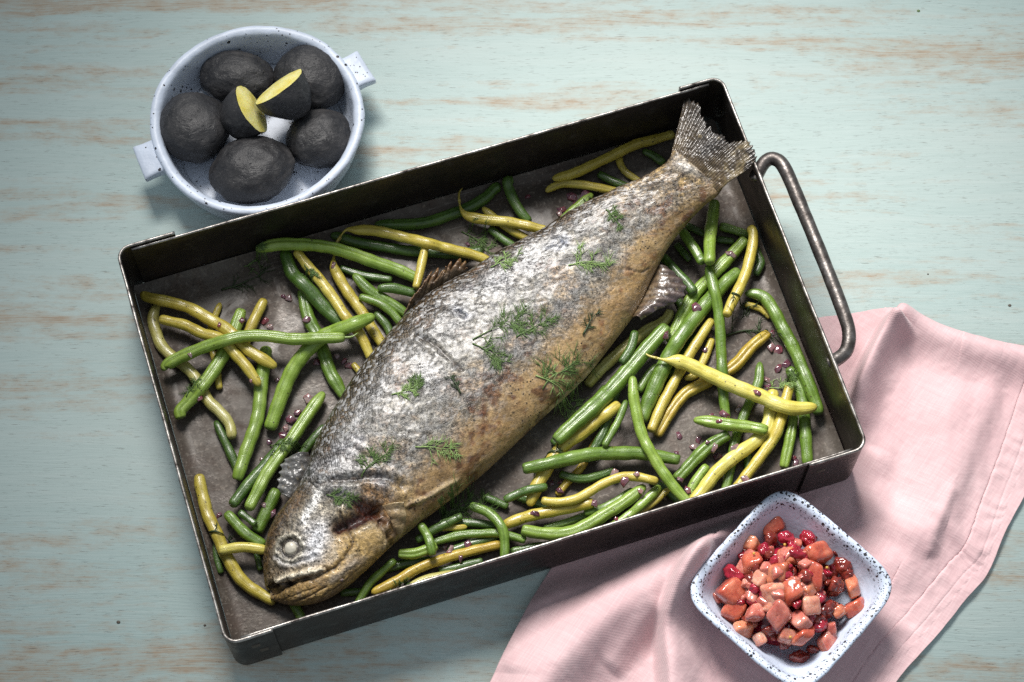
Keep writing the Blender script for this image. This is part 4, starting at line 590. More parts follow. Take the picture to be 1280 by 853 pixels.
# ------------------------------------------------------------------ napkin
def build_napkin():
    n, k = 420, 380
    u = np.linspace(0, 1, n); v = np.linspace(0, 1, k)
    Lc, Rc, Bc, Tc = (cr(NAPKIN['left'], v), cr(NAPKIN['right'], v), cr(NAPKIN['bottom'], u), cr(NAPKIN['top'], u))
    U, Vv = np.meshgrid(u, v, indexing='ij'); U3, V3 = U[..., None], Vv[..., None]
    P = (1-U3)*Lc[None]+U3*Rc[None]+(1-V3)*Bc[:, None]+V3*Tc[:, None]-((1-U3)*(1-V3)*Bc[0]+U3*(1-V3)*Bc[-1]+(1-U3)*V3*Tc[0]+U3*V3*Tc[-1])
    h = np.zeros((n, k))
    for L, hh, sl, sr in RIDGES:
        d, s, p = poly_dist(P, smooth_line(L)); sg = np.where(s > 0, sl, sr)
        # travel directions differ; left of travel uses the first width
        h = np.maximum(h, 0)+hh*1.85e-3*np.exp(-(d/sg)**2)*np.minimum(1, .35+.65*sstep(0, .15, p)+0)
    for L, hh, sg in VALLEYS:
        d, s, p = poly_dist(P, smooth_line(L)); h -= hh*1e-3*np.exp(-(d/sg)**2)
    Q = np.concatenate([P, np.zeros((n, k, 1))], -1)
    wr = fbm(Q, 26, 3, 5)*.0022+fbm(Q*np.array([1, .45, 1]), 75, 3, 9)*.0011+fbm(Q, 170, 2, 12)*.0004
    h = h+wr+.0012
    c, s_ = math.cos(TRAY_ROT), math.sin(TRAY_ROT); X = P[..., 0]-TRAY_X; Y = P[..., 1]-TRAY_Y
    lx, ly = X*c+Y*s_, -X*s_+Y*c
    out = np.hypot(np.maximum(np.abs(lx)-TRAY_W/2, 0), np.maximum(np.abs(ly)-TRAY_D/2, 0))
    h = h*sstep(.0005, .020, out)
    bcx, bcy = np.mean([b[0] for b in BOWL]), np.mean([b[1] for b in BOWL])
    rb = np.hypot(P[..., 0]-bcx, P[..., 1]-bcy); fb = sstep(.034, .062, rb); h = h*fb+.0018*(1-fb)
    d, s, p = poly_dist(P, smooth_line(HEM, 40)); inside = s < 0
    h = np.maximum(h, 0)
    h = h+np.where(inside, .0007*sstep(0, .0008, d), 0)-.0006*np.exp(-(d/.0007)**2)
    d2 = np.abs(d-.0115); h = h-np.where(inside, .0004*np.exp(-(d2/.0006)**2), 0)
    pucker = np.where(inside & (d < .016), np.sin(p*160+fbm(Q, 60, 2, 3)*5)*.00035, 0); h = h+pucker
    h = np.maximum(h, 0)+.00125
    h = np.where(out < .0004, np.minimum(h, .0017), h)
    V = np.concatenate([P, h[..., None]], -1)
    o = mesh_obj('napkin', V, grid_faces(n, k), M_NAPKIN)
    a = .98; uvx = P[..., 0]*math.cos(a)+P[..., 1]*math.sin(a); uvy = -P[..., 0]*math.sin(a)+P[..., 1]*math.cos(a)
    UV = np.stack([uvx, uvy], -1).reshape(-1, 2)
    lay = o.data.uv_layers.new(name='uv'); li = np.zeros(len(o.data.loops), np.int32); o.data.loops.foreach_get('vertex_index', li)
    lay.data.foreach_set('uv', UV[li].astype(np.float32).ravel())
    sol = o.modifiers.new('thick', 'SOLIDIFY'); sol.thickness = .0011; sol.offset = -1
    tag(o, 'crumpled pale pink linen napkin with a stitched hem, lying under tray and bowl', 'napkin')
build_napkin()

# ------------------------------------------------------------------ baking tray
TRAY = empty('baking_tray', (TRAY_X, TRAY_Y, .0020), TRAY_ROT)
tag(TRAY, 'dark steel baking tray with folded corners and one round handle', 'baking tray')
def to_tray(P):
    P = np.asarray(P, float); c, s = math.cos(TRAY_ROT), math.sin(TRAY_ROT); X, Y = P[..., 0]-TRAY_X, P[..., 1]-TRAY_Y
    return np.stack([X*c+Y*s, -X*s+Y*c, P[..., 2]-.002], -1)

def wall_strip(path, z0, z1, th, name, mat):
    """upright sheet following a plan path (left of travel = inner face), slightly wavy like bent steel"""
    P = np.asarray(path, float); T = np.gradient(P, axis=0); T /= np.linalg.norm(T, axis=1)[:, None]; N = np.stack([-T[:, 1], T[:, 0]], 1)
    zs = np.linspace(z0, z1, 7); n = len(P); g = Geo()
    ring = []
    for z in zs: ring.append((P, z))
    for z in zs[::-1]: ring.append((P+N*th, z))
    V = np.stack([np.concatenate([q, np.full((n, 1), z)], 1) for q, z in ring], 1)
    w = fbm(V*np.array([1, 1, .3]), 14, 3, 4)*.0007*(V[..., 2:3][..., 0]/TRAY_H); V[..., 0] += w*np.abs(N[:, None, 0]); V[..., 1] += w*np.abs(N[:, None, 1])
    m = V.shape[1]; g.add(V.reshape(-1, 3), grid_faces(n, m, True))
    q0 = [(j, (m-1-j), (m-2-j), j+1) for j in range(m//2-1)]
    g.add(V[0], q0); g.add(V[-1], [tuple(reversed(q)) for q in q0])
    o = g.build(name, mat, TRAY); bevel(o, .0004, 2); return o, V

W2, D2 = TRAY_W/2, TRAY_D/2
def arc(cx, cy, r, a0, a1, n=8): return [(cx+r*math.cos(a), cy+r*math.sin(a)) for a in np.linspace(a0, a1, n)]
def seg(a, b, n): return [tuple(np.array(a)*(1-t)+np.array(b)*t) for t in np.linspace(0, 1, n, endpoint=False)]
cr_ = .009; tabl = .040
def end_path(sgn):
    # travels so that the inner face is on the left
    if sgn > 0:   # right end: from front tab tip, round the corner, up to the back tab tip
        p = seg((W2-tabl, -D2), (W2-cr_, -D2), 12)+arc(W2-cr_, -D2+cr_, cr_, -math.pi/2, 0)+seg((W2, -D2+cr_+.002), (W2, D2-cr_-.002), 40)+arc(W2-cr_, D2-cr_, cr_, 0, math.pi/2)+seg((W2-cr_-.002, D2), (W2-tabl+.008, D2), 12)
    else:
        p = seg((-W2+tabl, D2), (-W2+cr_, D2), 12)+arc(-W2+cr_, D2-cr_, cr_, math.pi/2, math.pi)+seg((-W2, D2-cr_-.002), (-W2, -D2+cr_+.002), 40)+arc(-W2+cr_, -D2+cr_, cr_, math.pi, 1.5*math.pi)+seg((-W2+cr_+.002, -D2), (-W2+tabl-.008, -D2), 12)
    return p
for sgn in (1, -1):
    o, V = wall_strip(end_path(sgn), 0, TRAY_H, .0016, 'end_wall', M_WALL)
    g = Geo(); mid = (V[:, 6]+V[:, 7])/2; mid[:, 2] = TRAY_H+.0002
    tube_geo(g, mid, .00115+.0002*fbm(mid, 60, 2, 8), 8); g.build('rim_edge', M_BARE, o)
for sgn in (1, -1):
    y = sgn*(D2-.0020)
    p = seg((-W2+.010, y), (W2-.010, y), 60)+[(W2-.010, y)]
    if sgn > 0: p = p[::-1]
    o, V = wall_strip(p, .0004, TRAY_H-.0022, .0016, 'long_wall', M_WALL)
    g = Geo(); mid = (V[:, 6]+V[:, 7])/2; mid[:, 2] = TRAY_H-.0022+fbm(mid, 40, 3, 11)*.0004
    tube_geo(g, mid, .00105+.0002*fbm(mid, 90, 2, 5), 8); g.build('rim_edge', M_BARE, o)
def build_floor():
    n, m = 120, 80; x = np.linspace(-W2+.0022, W2-.0022, n); y = np.linspace(-D2+.0042, D2-.0042, m); X, Y = np.meshgrid(x, y, indexing='ij')
    edge = np.minimum(W2-.0022-np.abs(X), D2-.0042-np.abs(Y))
    Z = .0018+.00025*fbm(np.stack([X, Y, X*0], -1), 25, 3, 2)+.004*(1-sstep(0, .006, edge))
    g = Geo(); g.add(np.stack([X, Y, Z], -1), grid_faces(n, m))
    box_geo(g, -W2+.004, W2-.004, -D2+.004, D2-.004, 0, .0008)
    return g.build('pan_floor', M_FLOOR, TRAY)
build_floor()
def build_handle():
    P = to_tray(HANDLE); P = cr(P, np.linspace(0, 1, 60)); g = Geo()
    tube_geo(g, P, .0046+.00025*fbm(P, 80, 3, 6), 16); g.build('handle', M_HANDLE, TRAY)
build_handle()
for (x, z) in ((-W2+.017, .040), (-W2+.021, .026)):
    g = Geo(); box_geo(g, x-.0028, x+.0028, -D2-.0004, -D2+.0008, z-.0030, z+.0030); bevel(g.build('slot', M_DARK, TRAY, False), .0008)
for (x, z) in ((W2-.030, .042),):
    g = Geo(); box_geo(g, x-.0030, x+.0030, -D2-.0004, -D2+.0008, z-.0022, z+.0022); bevel(g.build('slot', M_DARK, TRAY, False), .0008)

# ------------------------------------------------------------------ round dish with potatoes
def build_dish():
    cx, cy, r = DISH; E_ = empty('round_dish', (cx, cy, 0)); tag(E_, 'round pale blue speckled ceramic dish with two square tab handles', 'dish')
    prof = [(0, .0015), (r-.014, .0015), (r-.0105, .0), (r-.0085, .001), (r-.0075, .004), (r-.0045, .014), (r-.0018, .026), (r-.0004, .0325), (r-.0004, .0350), (r-.0018, .0366), (r-.0048, .0366), (r-.0070, .0350), (r-.0082, .031), (r-.0100, .020), (r-.0120, .012), (r-.0150, .0082), (r-.021, .0062), (0, .0062)]
    pr = np.array([(max(a, .0001), b) for a, b in prof]); pr = cr(pr, np.linspace(0, 1, 90)); pr[:, 0] = np.maximum(pr[:, 0], .0001)
    a = np.linspace(0, 2*np.pi, 160, endpoint=False); A, I = np.meshgrid(a, np.arange(len(pr)), indexing='ij')
    rr, zz = pr[I, 0], pr[I, 1]; Pn = np.stack([np.cos(A)*rr, np.sin(A)*rr, zz], -1)
    w = fbm(Pn, 30, 3, 3)*.0012; hi = sstep(.028, .036, zz); rr = rr*(1+.010*np.sin(2*A+.6)+.006*np.sin(3*A))+w*hi+fbm(Pn, 130, 2, 8)*.0004; zz = zz+hi*fbm(Pn, 45, 3, 14)*.0011
    V = np.stack([np.cos(A)*rr, np.sin(A)*rr, zz], -1)
    g = Geo(); Vt = V.transpose(1, 0, 2); g.add(Vt.reshape(-1, 3), grid_faces(len(pr), 160, True))
    g.build('dish_body', M_DISH, E_)
    for T in TABS:
        d = np.array([T[0]-cx, T[1]-cy]); d /= np.linalg.norm(d); t = np.array([-d[1], d[0]])
        nu, nv = 14, 18; u = np.linspace(0, 1, nu); v = np.linspace(-1, 1, nv); Uu, Vv = np.meshgrid(u, v, indexing='ij')
        g = Geo(); 
        def face(ztop):
            rad = r-.004+Uu*.0165; wd = .0115+.0022*Uu+.0016*(1-Uu)**3
            P = rad[..., None]*d+(Vv*wd)[..., None]*t
            ed = np.minimum.reduce([1-Uu, (1-np.abs(Vv))*.9]); rnd = sstep(0, .16, ed)
            z = (.0335+.0010*rnd-.0016*Uu) if ztop else (.0262-.0008*rnd+.0004*Uu)
            Q = np.concatenate([P, np.broadcast_to(z, Uu.shape)[..., None]], -1); return Q+fbm(Q, 90, 3, 7)[..., None]*np.array([.0004, .0004, .0005])
        Tp, Bt = face(True), face(False); n = nu*nv
        Fq = [np.asarray(grid_faces(nu, nv)), np.asarray(grid_faces(nu, nv))[:, ::-1]+n]
        idx = np.arange(n).reshape(nu, nv); loop = np.concatenate([idx[0, :], idx[1:, -1], idx[-1, -2::-1], idx[-2:0:-1, 0]]); lp2 = np.roll(loop, -1)
        Fq.append(np.stack([loop, loop+n, lp2+n, lp2], 1))
        g.add(np.concatenate([Tp.reshape(-1, 3), Bt.reshape(-1, 3)]), np.concatenate(Fq)); bevel(g.build('tab_handle', M_DISH, E_), .0012, 3)
build_dish()

def blob(nu, nv, a, b, c, seed, half=False):
    """lumpy ellipsoid grid; half = keep local x<=0 only, pole along x"""
    th = np.linspace(0 if not half else np.pi/2, np.pi, nv); ph = np.linspace(0, 2*np.pi, nu, endpoint=False)
    TT, PP = np.meshgrid(th, ph, indexing='ij')
    N = np.stack([np.cos(TT), np.sin(TT)*np.cos(PP), np.sin(TT)*np.sin(PP)], -1)
    k = 1+.10*fbm(N, 1.3, 2, seed)+.045*fbm(N, 3.5, 3, seed+20)+.016*fbm(N, 13, 4, seed+40)
    return N*k[..., None]*np.array([a, b, c])
for i, p in enumerate(POTATOES):
    V = blob(96, 64, p['a']*1.07, p['b']*1.07, min(p['a'], p['b'])*.80, 30+i*3)
    o = mesh_obj('potato', V, grid_faces(64, 96, True), M_POTATO); low = V[..., 2].min()
    o.location = (p['p'][0], p['p'][1], .0064-low); o.rotation_euler = (0, 0, p['r']); tag(o, p['l'], 'potato', 'potatoes in the round dish')
for i, (p, n, ax, rl) in enumerate(((HALVES[0], (.80, .30, .50), (.024, .0185, .0160), .2), (HALVES[1], (-.53, .58, .62), (.025, .0200, .0165), .0))):
    E_ = empty('potato_half', p['p']); tag(E_, p['l'], 'potato', 'halved potatoes in the round dish')
    q = Vector(n).to_track_quat('X', 'Z'); E_.rotation_mode = 'QUATERNION'; E_.rotation_quaternion = q
    V = blob(96, 40, ax[0], ax[1], ax[2], 60+i*5, True); mesh_obj('skin', V, grid_faces(40, 96, True), M_POTATO, E_)
    rim = V[0]; k = 12; rings = np.stack([rim*(1-t)*np.array([0, 1, 1]) for t in np.linspace(0.015, .999, k)])
    rings[..., 0] = .0002+.0007*fbm(rings, 90, 3, 4)*np.linspace(0.2, 1, k)[:, None]+.0022*np.sin(np.linspace(0, 1, k)*np.pi/2)[:, None]*(.4+vnoise(rings, 70, 6))
    mesh_obj('cut_face', rings, grid_faces(k, 96, True)[:, ::-1], M_FLESH, E_)

# ------------------------------------------------------------------ square bowl with fruit relish
def build_bowl():
    C = np.array(BOWL); cen = C.mean(0); e = C[1]-C[0]; ang = math.atan2(e[1], e[0]); half = np.mean([np.linalg.norm(C[(i+1) % 4]-C[i]) for i in range(4)])/2
    E_ = empty('square_bowl', (cen[0], cen[1], .0034), ang); tag(E_, 'square pale blue bowl with black speckled rim standing on the pink napkin', 'bowl')
    h = half*1.11
    prof = [(.0003, .001), (h*.50, .001), (h*.56, 0), (h*.60, .0012), (h*.66, .007), (h*.78, .018), (h*.90, .029), (h*.965, .0355), (h*.985, .0380), (h*.965, .0394), (h*.925, .0392), (h*.88, .0370), (h*.82, .030), (h*.70, .018), (h*.60, .010), (h*.52, .0066), (h*.40, .0056), (.0003, .0056)]
    pr = cr(np.array(prof), np.linspace(0, 1, 90)); pr[:, 0] = np.maximum(pr[:, 0], .0003)
    a = np.linspace(0, 2*np.pi, 200, endpoint=False); I, A = np.meshgrid(np.arange(len(pr)), a, indexing='ij')
    rr, zz = pr[I, 0], pr[I, 1]; ex = 3.0+2.6*sstep(.0, .030, zz)
    k = (np.abs(np.cos(A))**ex+np.abs(np.sin(A))**ex)**(-1/ex)
    V = np.stack([np.cos(A)*rr*k, np.sin(A)*rr*k, zz], -1)
    wob = fbm(V, 40, 3, 21); hi = sstep(.026, .038, zz)
    V[..., 0] += wob*.0009*hi*np.cos(A)+fbm(V, 160, 2, 3)*.0003; V[..., 1] += wob*.0009*hi*np.sin(A); V[..., 2] += hi*fbm(V, 35, 3, 24)*.0011
    mesh_obj('bowl_body', V, grid_faces(len(pr), 200, True), M_BOWL, E_)
    # juicy pulp bed below the cubes
    n, m = 40, 90; u = np.linspace(.02, 1, n); U, A = np.meshgrid(u, np.linspace(0, 2*np.pi, m, endpoint=False), indexing='ij'); rad = .0325*U
    P = np.stack([np.cos(A)*rad, np.sin(A)*rad, .0145+.0195*(1-U**2)], -1); P[..., 2] += .004*fbm(P, 110, 4, 3); P[..., 2] = np.where(U > .97, .006, P[..., 2])
    P[..., :2] *= (1+.10*fbm(P, 40, 2, 5))[..., None]
    o = mesh_obj('relish_pulp', P, grid_faces(n, m, True), M_FRUIT[4]); o.location = (cen[0]-.003, cen[1]+.003, .0034); o.rotation_euler[2] = ang
    tag(o, 'dark red juicy pulp between the fruit cubes in the square bowl', 'relish')
build_bowl()
FRUIT_WORDS = [('pale peach coloured fruit cube in the relish', 'pale relish cubes'), ('light orange glossy fruit cube in the relish', 'light orange relish cubes'), ('amber orange glossy fruit cube in the relish', 'amber relish cubes'),
               ('pinkish translucent fruit cube in the relish', 'pink relish cubes'), ('crimson jelly-like berry piece in the relish', 'crimson berry pieces'), ('dark brownish red fruit piece in the relish', 'dark red relish pieces')]
SPECIAL = {10: 'palest fruit cube, right of the middle of the relish', 24: 'lone dark red fruit piece at the front edge of the relish', 9: 'pale pink cube with a greenish edge in the middle of the relish', 23: 'pinkish brown cube at the lower right edge of the relish', 0: 'brownish orange cube at the far tip of the relish', 4: 'largest amber cube at the upper right of the relish', 13: 'long amber cube at the left of the relish', 29: 'small dark berry at the far right edge of the relish'}
def cube_piece(seed, s, kind):
    rs = np.random.default_rng(seed); n = 12
    t = np.linspace(-1, 1, n); g = Geo(); ex = 5.0 if kind < 4 else 2.6
    th = np.linspace(0.02, np.pi-.02, 22); ph = np.linspace(0, 2*np.pi, 32, endpoint=False); TT, PP = np.meshgrid(th, ph, indexing='ij')
    N = np.stack([np.sin(TT)*np.cos(PP), np.sin(TT)*np.sin(PP), np.cos(TT)], -1)
    k = (np.abs(N)**ex).sum(-1)**(-1/ex); V = N*k[..., None]
    sh = rs.uniform(-.25, .25, (3, 3)); np.fill_diagonal(sh, rs.uniform(.72, 1.1, 3)); V = V@sh
    amp = .09 if kind < 4 else .32
    V *= (1+amp*fbm(N, 1.6, 3, seed)+.5*amp*fbm(N, 5, 2, seed+9))[..., None]
    return V*s*.5
for i, (x, y, z, s, c) in enumerate(CHUNKS):
    V = cube_piece(100+i, s*.96e-4, c)
    o = mesh_obj('fruit_cube' if c < 4 else 'berry_piece', V, grid_faces(22, 32, True), M_FRUIT[c])
    o.location = (x*1e-4, y*1e-4, z*1e-4); o.rotation_euler = (random.uniform(-.6, .6), random.uniform(-.6, .6), random.uniform(0, 3.1))
    tag(o, SPECIAL.get(i, FRUIT_WORDS[c][0]), 'fruit', FRUIT_WORDS[c][1] if i not in SPECIAL else 'relish pieces that stand out')
    if i in SPECIAL: del o['group']

_rs = np.random.default_rng(5); _cx, _cy = np.mean([b[0] for b in BOWL])-.002, np.mean([b[1] for b in BOWL])+.003
for i in range(104):
    a, q = _rs.uniform(0, 6.283), .033*math.sqrt(_rs.uniform(0, 1)); c = int(_rs.choice([4, 4, 5, 3, 3])); sz = _rs.uniform(.0040, .0088)
    o = mesh_obj('berry_piece' if c >= 4 else 'fruit_cube', cube_piece(900+i, sz, c), grid_faces(22, 32, True), M_FRUIT[c])
    o.location = (_cx+q*math.cos(a), _cy+q*math.sin(a), .0215+.0285*max(0, 1-(q/.037)**2)+_rs.uniform(-.003, .002)); o.rotation_euler = tuple(_rs.uniform(0, 3, 3))
    tag(o, 'tiny crumb of crimson berry between the larger relish cubes' if c == 4 else 'tiny dark red crumb between the larger relish cubes' if c == 5 else 'tiny pink fruit crumb between the larger relish cubes', 'fruit', ('crimson relish crumbs', 'dark red relish crumbs')[c-4] if c >= 4 else 'pink relish crumbs')

# ------------------------------------------------------------------ beans
NS = 30
COLLIDE = []       # world-space surfaces that small things rest on
def bean_mesh(kind, r, fl, P, seed):
    rs = np.random.default_rng(seed); P = np.array(P, float)*1e-4
    L = np.linalg.norm(np.diff(P, axis=0), axis=1).sum(); n = int(np.clip(L/.0016, 14, 70)); u = np.linspace(0, 1, n)
    P = cr(P, u); P = P+fbm(np.stack([u*L, u*0+seed, u*0], -1), 55, 3, seed)[:, None]*np.array([.0004, .0004, .0001])
    r = r*.92; rad = np.full(n, r*1e-3); d0, d1 = u*L, (1-u)*L; R_ = r*1e-3
    rad = rad*(1+.09*fbm(np.stack([u*L, u*0+seed*3.1, u*0], -1), 60, 3, seed)+.03*np.sin(u*L/.0115*2*np.pi+seed))
    def taper(d, pointed, hook):
        if hook: return np.clip(.16+.84*sstep(.004, .018, d), 0, 1)
        if pointed: return np.clip(np.sqrt(np.clip(1-(1-np.clip(d/(R_*3.6), 0, 1))**2, 0, 1)), .10, 1)
        return np.clip(.66+.34*np.clip(d/(R_*.9), 0, 1)**.45, 0, 1)*np.clip(.86+.14*np.clip(d/(R_*5), 0, 1), 0, 1)
    rad = rad*taper(d0, 'a' in fl, 'h' in fl)*taper(d1, 'b' in fl, 'k' in fl and False)
    groove = .24 if 'g' in fl else rs.choice([.04, .04, .12]); ga = rs.uniform(1.2, 1.9); squash = rs.uniform(.86, 1.0)
    def section(a, uu):
        k = 1-groove*np.exp(-((np.mod(a-ga+np.pi, 2*np.pi)-np.pi)/.30)**2)-.5*groove*np.exp(-((np.mod(a-ga-np.pi+np.pi, 2*np.pi)-np.pi)/.34)**2)
        k = k*(1-(1-squash)*np.abs(np.sin(a))); return np.broadcast_to(k, (len(uu), len(a)))
    g = Geo(); tube_geo(g, P, rad, NS, section)
    if 'k' in fl or 'h' in fl:
        e, nx = (P[-1], P[-3]) if 'k' in fl else (P[0], P[2]); d = (e-nx)/np.linalg.norm(e-nx); side = np.cross(d, [0, 0, 1])*rs.choice([-1, 1])
        q = np.array([e-d*.002, e+d*.003, e+d*.0062+side*.001, e+d*.0088+side*.003]); q = cr(q, np.linspace(0, 1, 8)); tube_geo(g, q, np.linspace(.0011, .00035, 8), 6)
    return g, n, ga
for i, (kind, r, fl, label, P) in enumerate(BEANS):
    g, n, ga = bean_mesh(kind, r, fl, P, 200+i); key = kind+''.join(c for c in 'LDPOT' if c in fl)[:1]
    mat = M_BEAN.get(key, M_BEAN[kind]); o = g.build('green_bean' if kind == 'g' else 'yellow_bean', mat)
    V = np.concatenate(g.v); uvv = np.zeros((len(V), 2)); m = n*NS; uvv[:m, 0] = np.repeat(np.linspace(0, 1, n), NS); uvv[:m, 1] = np.tile(np.abs(np.mod(np.linspace(0, 2*np.pi, NS, endpoint=False)-ga+np.pi, 2*np.pi)-np.pi)/np.pi, n); uvv[m+1:, 0] = 1; uvv[m:, 1] = .5
    lay = o.data.uv_layers.new(name='uv'); li = np.zeros(len(o.data.loops), np.int32); o.data.loops.foreach_get('vertex_index', li); lay.data.foreach_set('uv', uvv[li].astype(np.float32).ravel())
    tag(o, label, 'bean', 'green beans around the fish' if kind == 'g' else 'yellow beans around the fish')
    COLLIDE.append((V, np.concatenate(g.q)))

# ------------------------------------------------------------------ the roasted fish
FISH = empty('roasted_fish', (0, 0, 0)); tag(FISH, 'whole roasted trout with silvery brown skin lying across the tray', 'fish')
FISH_TOP = None
def build_fish():
    global FISH_TOP
    n, mt, mb = 620, 250, 50
    s = np.linspace(0, 1, n)**1.0; tt = np.linspace(0, np.pi, mt); tb = np.linspace(np.pi, 2*np.pi, mb+2)[1:-1]
    S, T = np.meshgrid(s, np.concatenate([tt, tb]), indexing='ij'); P = fish_surface(FD, FV, FZ, FB, S, T)
    top = T <= np.pi; m = P.shape[1]
    vq = np.cos(T); ax_ = cr((np.array(FD)+np.array(FV))/2, np.clip(S+.05, 0, 1))-cr((np.array(FD)+np.array(FV))/2, S); ax_ /= np.linalg.norm(ax_, axis=-1)[..., None]+1e-9
    notch = .011*np.exp(-((vq+.12)/.26)**2)*(1-sstep(0, .055, S)); P[..., :2] += ax_*notch[..., None]
    du = np.gradient(P, axis=0); dv = np.roll(P, -1, 1)-np.roll(P, 1, 1); N = np.cross(dv, du); N /= np.linalg.norm(N, axis=-1)[..., None]+1e-12
    cen = P.mean(1, keepdims=True); sg = np.sign(((P-cen)*N).sum(-1)).mean(); N *= sg
    v = np.cos(T)*np.where(top, 1, 1)
    def f(k): return np.array([q[2:] for q in FEAT[k]])
    cache = {}
    def dist(k, nn=14):
        if k not in cache:
            L = f(k); d = np.full(P.shape[:2], .05); lo, hi = L.min(0)-.02, L.max(0)+.02
            near = ((P > lo) & (P < hi)).all(-1) & top; Q = PW[near]
            d[near] = poly_dist(Q, smooth_line(L, nn))[0] if len(L) > 1 else np.linalg.norm(Q-L[0], axis=-1)
            cache[k] = d
        return cache[k]
    PW = P+np.stack([fbm(P, 130, 3, 61), fbm(P, 130, 3, 62), P[..., 0]*0], -1)*.0016
    PW += np.stack([fbm(P, 420, 2, 63), fbm(P, 420, 2, 64), P[..., 0]*0], -1)*.0007
    D = np.zeros(P.shape[:2])
    head = 1-sstep(.245, .30, S+.03*v)
    body = 1-head
    bly = sstep(-.25, -.7, v)
    n1, n2, n3 = fbm(P, 28, 4, 1), fbm(P, 110, 4, 2), fbm(P, 420, 3, 3)
    rg2 = 1-np.abs(fbm(P, 75, 4, 71)); rg3 = 1-np.abs(fbm(P, 200, 3, 72))
    D += n1*.0017*body+n1*.0008*head+n2*.00045*(1-.5*bly)+n3*.00020*(.6+head)*(1-.5*bly)+(rg2**3-.5)*.00035*body+(rg3**3-.5)*.00018*(.5+1.2*head)
    # body: long skin wrinkles across the flank
    wr = fbm(np.stack([S*9, v*1.2+S*2, S*0], -1), 3.0, 4, 9); D += wr*.0008*body
    g = lambda k, w: np.exp(-(dist(k)/w)**2)
    # head relief
    D += -.0085*g('gill', .0048)-.0065*g('gill2', .0048)
    D += -.0035*g('shoulder', .0030)-.0022*g('girdle', .0045)
    D += np.where(S > .26, .0026*np.exp(-(dist('shoulder')/.009)**2), 0)
    D += .0016*g('opflap', .0035)-.0011*g('preop', .0011)+.0008*np.exp(-((dist('preop')-.003)/.002)**2)
    D += -.0008*g('jaw1', .0008)-.0005*g('jaw2', .0008)-.0004*g('branch2', .0010)+.0008*g('branch', .0022)
    D += -.0065*g('mouth', .0026)+.0020*g('maxilla', .0022)-.0015*g('maxilla_low', .0012)
    D += -.0022*g('gape', .0014)-.0045*g('isth', .0024)+.0012*g('opedge', .0016)
    D += -.0012*g('brow', .0012)+.0009*np.exp(-((dist('brow')-.0026)/.0016)**2)
    D += .0005*g('nape', .003)
    de = dist('eye'); D += -.0022*np.exp(-(de/.0075)**2)+.0011*np.exp(-((de-.0090)/.0013)**2)-.0010*np.exp(-((de-.0062)/.0009)**2)
    for k, dp, w in (('cr1', .0020, .0014), ('cr2', .0019, .0018), ('cr4', .0010, .0012), ('cr5', .0010, .0014), ('cr6', .0009, .0009)):
        D += (-dp*.5*g(k, w)+dp*.16*np.exp(-((dist(k)-2.6*w)/(1.6*w))**2))*(.5+.9*vnoise(P, 150, 77))
    D += .0013*g('belly2', .0016)-.0012*np.exp(-((dist('belly2')-.004)/.0016)**2)+.0014*g('belly1', .0018)
    tailz = sstep(.80, .95, S); D += tailz*(fbm(P, 70, 4, 31)*.0022)
    D += .0032*np.exp(-((S-.965)/.022)**2)*np.exp(-((v-.25)/.5)**2)
    D *= top; D[:, 0] *= .5; D[:, mt-1] *= .5
    edge = np.clip(np.sin(np.clip(T, 0, np.pi))*4, .25, 1); D *= edge
    P2 = P+N*D[..., None]
    # ---------------- skin colours, plus painted crease shade and brow highlight
    c = lambda *a: np.array(a)
    def lay(C, mask, col): return C*(1-mask[..., None])+np.asarray(col)*mask[..., None]
    q1, q2, q3, q4 = fbm(P, 40, 4, 51), fbm(P, 150, 4, 52), fbm(P, 340, 3, 53), fbm(P, 22, 3, 54)
    C = np.broadcast_to(c(.175, .168, .148), P.shape).copy()
    C = lay(C, sstep(.0, .6, q1)*.7, c(.135, .155, .215)); C = lay(C, sstep(-.1, .5, q4-.1)*.5, c(.255, .25, .235))
    C = lay(C, sstep(.1, .5, q2)*.45, c(.33, .30, .24)); C = lay(C, sstep(.12, .45, -q2)*.55, c(.075, .062, .045))
    # belly: warm tan, ragged border
    bm = sstep(-.30, -.74, v+.22*q1+.16*q2+.10*sstep(.6, .9, S))*body
    C = lay(C, bm*.88, c(.43, .285, .125)); C = lay(C, bm*sstep(.22, .5, q2+.25*q4)*.75, c(.24, .105, .04)); C = lay(C, bm*sstep(.1, .6, -q1)*.5, c(.54, .41, .22))
    warm = sstep(.10, .45, q1+.35*q2)*sstep(.75, -.3, v)*body; C = lay(C, warm*.6, c(.36, .255, .135)); C = lay(C, sstep(.2, .5, fbm(P, 60, 4, 91))*body*.55, c(.20, .125, .055)); C = lay(C, sstep(.2, .5, fbm(P, 45, 4, 92))*body*(1-.8*sstep(-.3, -.7, v))*.6, c(.13, .16, .235))
    # dark olive back
    bk = sstep(.52, .78, v+.10*q1)*sstep(.26, .32, S)*(1-sstep(.50, .60, S)); C = lay(C, bk*.92, c(.075, .054, .024))
    bk2 = sstep(.56, .82, v+.14*q2+.1*q1)*sstep(.48, .56, S); C = lay(C, bk2*.8, c(.095, .060, .026))
    # silver patches
    sil = np.zeros_like(S)
    for qd in FEAT['silver']:
        sil = np.maximum(sil, np.exp(-(np.linalg.norm(P-np.array(qd[2:]), axis=-1)/.013)**2))
    C = lay(C, np.clip(sil*.75*sstep(-.4, .3, q2+.5*q1), 0, 1)*(1-bk), c(.42, .43, .45))
    # tail end golden brown
    C = lay(C, sstep(.74, .92, S+.06*q1)*.7, c(.20, .145, .075)); C = lay(C, sstep(.74, .9, S)*sstep(.0, .4, q2)*.7, c(.34, .24, .10)); C = lay(C, sstep(.78, .9, S)*sstep(.1, .5, -q3)*.7, c(.08, .05, .028))
